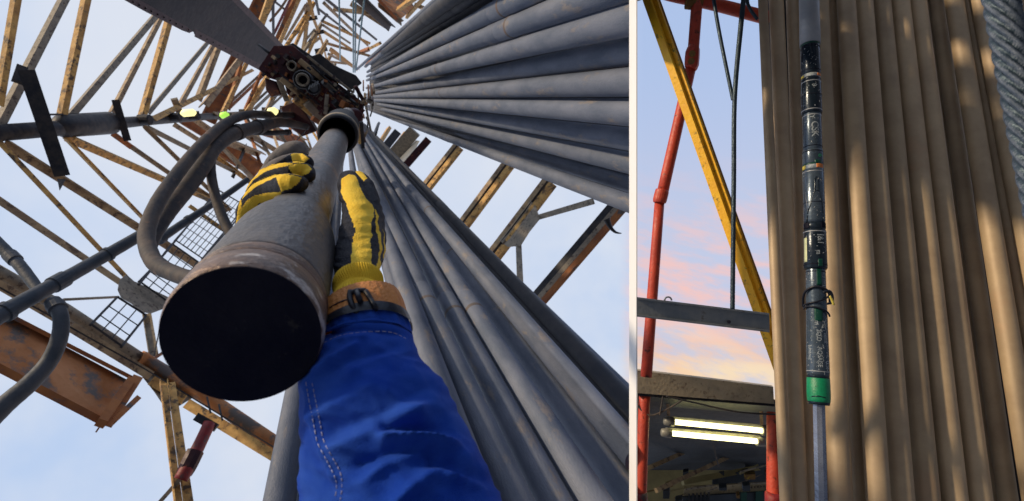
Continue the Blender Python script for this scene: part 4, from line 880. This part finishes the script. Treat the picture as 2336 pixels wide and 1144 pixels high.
for (x0, x1, y0, w_) in ((1471, 1460, 900, 25), (1765, 1766, 945, 30)):
    g = MB(); q, rr = pxspline([(x0, y0-2, 5.32, w_), ((x0+x1)/2, 1020, 5.2, w_+1), (x1, 1170, 5.05, w_+3)], 4); g.tube(q, rr, 24); po = link('shed_post', g, 'redpaint', sh)
    g = MB(); g.tube([P(x1, 1122, 5.08), P(x1, 1126, 5.08), P(x1, 1140, 5.06), P(x1, 1180, 5.0)], [(w_/2+1)*5/F, (w_/2+5)*5/F, (w_/2+5)*5/F, (w_/2+5)*5/F], 20); link('post_collar', g, 'dullred', po)
for k in range(22):
    x = 1470+rm0.uniform(0, 280); y = 1075+rm0.uniform(0, 70); w_ = rm0.uniform(4, 26); h_ = rm0.uniform(3, 20); d = rm0.uniform(7.2, 9.4)
    if rm0.random() < .6: cquad([(x, y), (x+w_, y-2), (x+w_, y+h_), (x, y+h_)], d, .2, rm0.choice(['shedroof', 'dark', 'navy', 'brownedge', 'shedroof']), 'equipment_box', sh)
    else: seg(x, y, x+rm0.uniform(20, 70), y-rm0.uniform(2, 22), rm0.uniform(2, 5), d, d+.5, rm0.choice(['olive', 'brownedge', 'grey']), 'pipe_run', sh, 1)
def lampf(x1, y1, x2, y2, h, lab):
    d = 5.7; t = thing('tube_lamp', lab, 'lamp', P(x1, y1, d), 'twin fluorescent tube lamps under the shed roof'); k = d/F
    a, b = P(x1, y1, d), P(x2, y2, d); ax = (b-a).normalized(); g = MB(); g.tube([a, b], k*h*.34, 16); link('lit_tube', g, 'tube', t)
    up = W((0, 1, 0))
    g = MB(); g.beam(P(x1-8, y1-h*.52, d+.03), P(x2+10, y2-h*.52, d+.03), k*h*.45, .08); link('lamp_housing', g, 'lampbody', t)
    for (q, s_) in ((a, -1), (b, 1)):
        g = MB(); g.tube([q+ax*s_*0, q+ax*s_*k*10, q+ax*s_*k*22, q+ax*s_*k*23], [k*h*.62, k*h*.62, k*h*.5, k*h*.2], 18); link('end_cap', g, 'lampbody', t)
    return t
lampf(1537, 963, 1738, 983, 17, 'upper lit fluorescent tube under the shed roof'); lampf(1531, 989, 1726, 1007, 17, 'lower lit fluorescent tube under the shed roof')
for x, yb_ in ((1523, 950), (1736, 970)): seg(x, 905 if x < 1600 else 930, x+2, yb_, 7, 5.68, 5.68, 'tan', 'lamp_hanger', sh)
g = MB(); q, rr = pxspline([(1446, 905, 5.3, 4), (1462, 935, 5.25, 4), (1486, 948, 5.22, 4), (1520, 935, 5.2, 4), (1556, 914, 5.18, 4)]); g.tube(q, rr, 8); q, rr = pxspline([(1520, 904, 5.18, 4), (1580, 918, 5.2, 4), (1680, 940, 5.2, 4), (1770, 946, 5.2, 4)]); g.tube(q, rr, 8)
q, rr = pxspline([(1512, 905, 5.2, 3), (1508, 930, 5.2, 3), (1505, 948, 5.2, 3)]); g.tube(q, rr, 8)
tag(link('power_cable', g, 'hose'), 'loose grey cable drooping under the cream fascia beam', 'cable')
# ------------------------------------------------------------------ logging tool
def tx(y): return 1845.5+.0243*y
D0b = 3.30
def td_(y): return D0b*(1.20-.20*y/1144)
tl = thing('logging_tool', 'slim black segmented downhole tool with green cap hanging before the pipes', 'tool', P(tx(930), 930, td_(930)))
def sect(prof, m, name, n=36, smooth=True):
    pts = [P(tx(y), y, td_(y)) for y, w_ in prof]; rs = [w_/2*td_(y)/F for y, w_ in prof]
    g = MB(); g.tube(pts, rs, n, smooth=smooth); return link(name, g, m, tl)
sect([(-60, 41), (30, 41), (104, 43)], 'toolgrey', 'upper_pipe')
sect([(103, 40), (104, 39), (107, 39), (108, 38)], 'toolgreen', 'green_ring')
a1 = sect([(107, 38), (109, 39.5), (169, 40), (172, 38), (177, 34)], 'tooldark', 'tool_segment')
sect([(174, 37), (176, 38), (180, 38.5), (182, 37)], 'whitepaint', 'ring_band'); sect([(181, 37), (184, 40), (186, 40), (187, 38)], 'tooldark', 'tool_collar')
sect([(186, 38), (189, 40), (225, 42), (258, 42.5), (263, 40)], 'tooldark', 'tool_segment')
sect([(261, 37), (263, 38), (344, 39), (346, 37)], 'toolslate', 'tool_segment')
sect([(345, 40), (347, 41.5), (376, 42), (378, 40)], 'toolslate', 'tool_segment')
sect([(377, 40), (378, 41.5), (380, 42), (381, 40)], 'toolgreen', 'green_ring')
sect([(380, 40), (381, 41.5), (389, 42), (390, 40)], 'whitepaint', 'ring_band')
sect([(389, 40), (391, 43), (470, 44), (505, 44), (512, 42)], 'toolslate', 'tool_segment')
sect([(510, 40), (512, 45), (520, 45.5), (528, 43)], 'tooldark', 'tool_collar')
sect([(526, 43), (529, 46), (612, 48), (616, 44)], 'tooldark', 'tool_segment')
sect([(614, 39), (616, 40), (660, 41), (720, 43), (850, 47), (858, 46)], 'toolslate', 'tool_segment')
sect([(856, 45), (858, 46), (864, 46)], 'tooldark', 'tool_collar')
sect([(862, 44), (864, 47), (900, 48.5), (912, 47.5), (917, 46), (918, 43)], 'greencap', 'green_cap')
sect([(915, 44), (917, 45.5), (923, 44), (924, 40)], 'tooldark', 'cap_lip')
sect([(922, 24), (924, 26), (1144, 27.5), (1230, 27.5)], 'silver', 'lower_rod', 8, False)
# things lying on the tool surface
def tsurf(y, u, off=.0008):
    """y: screen row, u: angle around the tool (0 faces the camera, + right)"""
    W_ = [(107, 39.5), (172, 40), (186, 39.5), (225, 42), (262, 42.5), (263, 38), (344, 39), (346, 41.5), (390, 42), (391, 43), (512, 44), (512, 46), (612, 48), (616, 40), (720, 43), (860, 47), (864, 47), (900, 48.5), (918, 47)]
    w_ = 40
    for (y0, w0), (y1, w1) in zip(W_, W_[1:]):
        if y0 <= y <= y1: w_ = w0+(w1-w0)*(y-y0)/max(1, (y1-y0))
    c = P(tx(y), y, td_(y)); r_ = w_/2*td_(y)/F+off; ax = VR; f = (CAM-c); f = (f-ax*f.dot(ax)).normalized(); x_ = ax.cross(f); x_ = x_ if x_.dot(W((1, 0, 0))) > 0 else -x_
    return c+f*(math.cos(u)*r_)+x_*(math.sin(u)*r_)
def tpatch(y0, y1, u0_, u1_, m, name, off=.0012, th=.0):
    g = MB(); n1_, n2_ = 6, 8; gr = [[g.bm.verts.new(tsurf(y0+(y1-y0)*i/n1_, u0_+(u1_-u0_)*j/n2_, off)) for j in range(n2_+1)] for i in range(n1_+1)]
    for i in range(n1_):
        for j in range(n2_): g.face((gr[i][j], gr[i][j+1], gr[i+1][j+1], gr[i+1][j]), 0, True)
    gi = [[g.bm.verts.new(tsurf(y0+(y1-y0)*i/n1_, u0_+(u1_-u0_)*j/n2_, -.002)) for j in range(n2_+1)] for i in range(n1_+1)]
    for i in range(n1_): g.face((gr[i][0], gr[i+1][0], gi[i+1][0], gi[i][0])); g.face((gr[i][-1], gi[i][-1], gi[i+1][-1], gr[i+1][-1]))
    for j in range(n2_): g.face((gr[0][j], gi[0][j], gi[0][j+1], gr[0][j+1])); g.face((gr[-1][j], gr[-1][j+1], gi[-1][j+1], gi[-1][j]))
    return link(name, g, m, tl)
tpatch(176, 181, -1.3, -.75, 'yellowband', 'ring_mark'); tpatch(176, 181, .75, 1.3, 'orange', 'ring_mark')
tpatch(380.5, 389, -1.4, -.75, 'yellowband', 'ring_mark'); tpatch(380.5, 389, .35, 1.2, 'orange', 'ring_mark')
tpatch(372, 379, .2, .9, 'toolgreen', 'green_mark')
tpatch(595, 612, .25, .65, 'toolgreen', 'green_mark'); tpatch(616, 655, .1, .6, 'toolgreen', 'green_mark'); tpatch(705, 735, -.2, .6, 'toolgreen', 'green_mark')
tpatch(545, 600, -1.15, -.72, 'lens', 'label_strip')
def stroke(pts, r_, m='whitepaint', name='marker_writing'):
    g = MB(); g.tube([tsurf(y, u, .0006) for y, u in pts], r_, 6); return link(name, g, m, tl)
# machined A-frame recess
for pts in (([(410, .28), (418, .12), (440, .12), (475, -.35), (492, -.62)]), ([(410, .28), (418, .42), (440, .45), (460, .75), (492, .95)]), ([(442, .12), (442, .45)]), ([(492, -.62), (480, -.5)]), ([(512, -.75), (495, -.6)]), ([(512, .9), (495, .95)])):
    stroke(pts, .0035, 'tooldark', 'recess_edge')
for pts in (([(448, .55), (466, .85)]), ([(440, -.85), (486, -.62)])): stroke(pts, .0016, 'toolgrey', 'recess_glint')
tpatch(512, 524, -1.1, -.45, 'hole', 'clamp_slot', .002); tpatch(512, 524, .6, 1.2, 'hole', 'clamp_slot', .002)
for y, u in ((118, -.55), (115, .7), (230, -.45), (250, .35), (398, -.85), (404, -.85)): g = MB(); g.ball(tsurf(y, u, .0), .004); link('screw', g, 'toolgrey', tl)
# hand-written characters, bent round the barrel
def word(txt, y, u, size_px, ang=0, m='whitepaint', col_=1.0):
    cu = bpy.data.curves.new('txt', 'FONT'); cu.body = txt; cu.size = 1; cu.align_x = 'CENTER'; cu.align_y = 'CENTER'; cu.offset = .012
    o = bpy.data.objects.new('txt', cu); COL.objects.link(o); dg = bpy.context.evaluated_depsgraph_get(); me = bpy.data.meshes.new_from_object(o.evaluated_get(dg)); bpy.data.objects.remove(o)
    g = MB(); g.bm.from_mesh(me); bmesh.ops.subdivide_edges(g.bm, edges=g.bm.edges[:], cuts=1)
    ca, sa = math.cos(ang), math.sin(ang)
    for v in g.bm.verts:
        X, Y = v.co.x*ca-v.co.y*sa, v.co.x*sa+v.co.y*ca
        yy = y-Y*size_px; uu_ = u+X*size_px/21*col_; v.co = tsurf(yy, max(-1.5, min(1.5, uu_)), .0015)
    return link('marker_writing', g, m, tl)
V = -PI/2
word('9', 204, .3, 14, V); stroke([(203, -.25), (203, .7)], .0022)
word('Y', 274, .05, 16, V); word('T.', 284, -.65, 13, V); word('CSK', 302, .30, 19, V, col_=1.2)
word('6', 362, .8, 16, V, 'greenpaint')
word('1', 541, .5, 20, V); word('&1', 553, .5, 17, V); word('m', 580, .3, 13, V); stroke([(541, -.1), (541, .7)], .0022); stroke([(566, .15), (568, .9)], .0016)
word('mmm', 640, 1.0, 13, V); word('3', 642, -.35, 10, V)
word('m', 738, .0, 13, V); stroke([(716, -.5), (716, .1)], .0016); stroke([(750, -.3), (756, .4), (740, .6)], .0014)
word('2Q.D', 766, .15, 12, V); word('AQSAISE', 815, .2, 12, V); word('0:x', 832, .95, 15, V); word('(umano|', 805, -.7, 10, V); word('mimm', 772, .75, 9, V)
stroke([(735, .75), (760, .95), (780, .9), (800, 1.05)], .0012)
for y in (113, 166, 192, 222, 256, 268, 338, 350, 396, 466, 532, 606, 622, 848):
    w_ = 2*(tsurf(y, 0, 0)-P(tx(y), y, td_(y))).length*F/td_(y)
    sect([(y-1, w_), (y-.6, w_+.9), (y+.6, w_+.9), (y+1, w_)], 'toolgrey' if y % 4 == 0 else 'hole', 'ring_groove')
rm = random.Random(5); g = MB()
for k in range(150):
    y = rm.choice((rm.uniform(120, 160), rm.uniform(195, 250), rm.uniform(268, 335), rm.uniform(400, 500), rm.uniform(535, 600), rm.uniform(620, 655), rm.uniform(720, 850), rm.uniform(720, 850))); u = rm.uniform(-1.2, 1.2)
    g.tube([tsurf(y, u, .0004), tsurf(y+rm.uniform(-2, 5), u+rm.uniform(-.16, .16), .0004)], rm.uniform(.0007, .0018), 5)
link('worn_marking', g, 'toolgrey', tl)
g = MB()
for k in range(60):
    y = rm.uniform(722, 850); u = rm.choice((-.55, .05, .5, .95))+rm.uniform(-.07, .07); g.tube([tsurf(y, u, .0005), tsurf(y+rm.uniform(2, 4), u+rm.uniform(-.14, .14), .0005), tsurf(y+rm.uniform(0, 6), u+rm.uniform(-.1, .1), .0005)], .0013, 5)
link('worn_marking', g, 'whitepaint', tl)
# strap with hook
su = [(-1.6, 700), (-1.35, 678), (-.8, 664), (0, 657), (.8, 662), (1.3, 672), (1.55, 690), (1.6, 695)]
g = MB(); q = [tsurf(y, u, .010+.004*abs(u)) for u, y in su]; g.tube(spline(q, 5), .008, 8); sp = link('strap', g, 'blackplastic', tl)
for su in ([(-1.6, 703), (-1.2, 697), (-.6, 694), (.1, 691), (.8, 684), (1.4, 676)], [(-1.55, 706), (-1.0, 702), (-.3, 702), (.4, 707), (1.0, 714), (1.5, 722)]):
    g = MB(); q = [tsurf(y, u, .012) for u, y in su]; g.tube(spline(q, 5), .006, 8); link('strap', g, 'blackplastic', tl)
g = MB(); q, rr = pxspline([(1878, 668, 3.2, 6), (1892, 665, 3.2, 7), (1898, 676, 3.2, 7), (1897, 690, 3.2, 7), (1885, 694, 3.2, 5)], 4); g.tube(q, rr, 8); link('hook', g, 'blackplastic', tl)
g = MB(); q, rr = pxspline([(1893, 676, 3.15, 4), (1898, 685, 3.15, 6), (1902, 696, 3.15, 5)], 4); g.tube(q, rr, 8); link('brass_pin', g, 'yellowband', tl)
stroke([(905, -.6), (903, 0), (906, .6)], .004, 'tooldark', 'cap_scuff')
SR = .42                                            # the right-hand rig stands this much closer
for o in bpy.data.objects:
    if o.name not in left_side and o.parent is None:
        o.location = CAM+(Vector(o.location)-CAM)*SR; o.scale = (SR, SR, SR)
for o in bpy.data.objects:
    if '_w' in o: del o['_w']
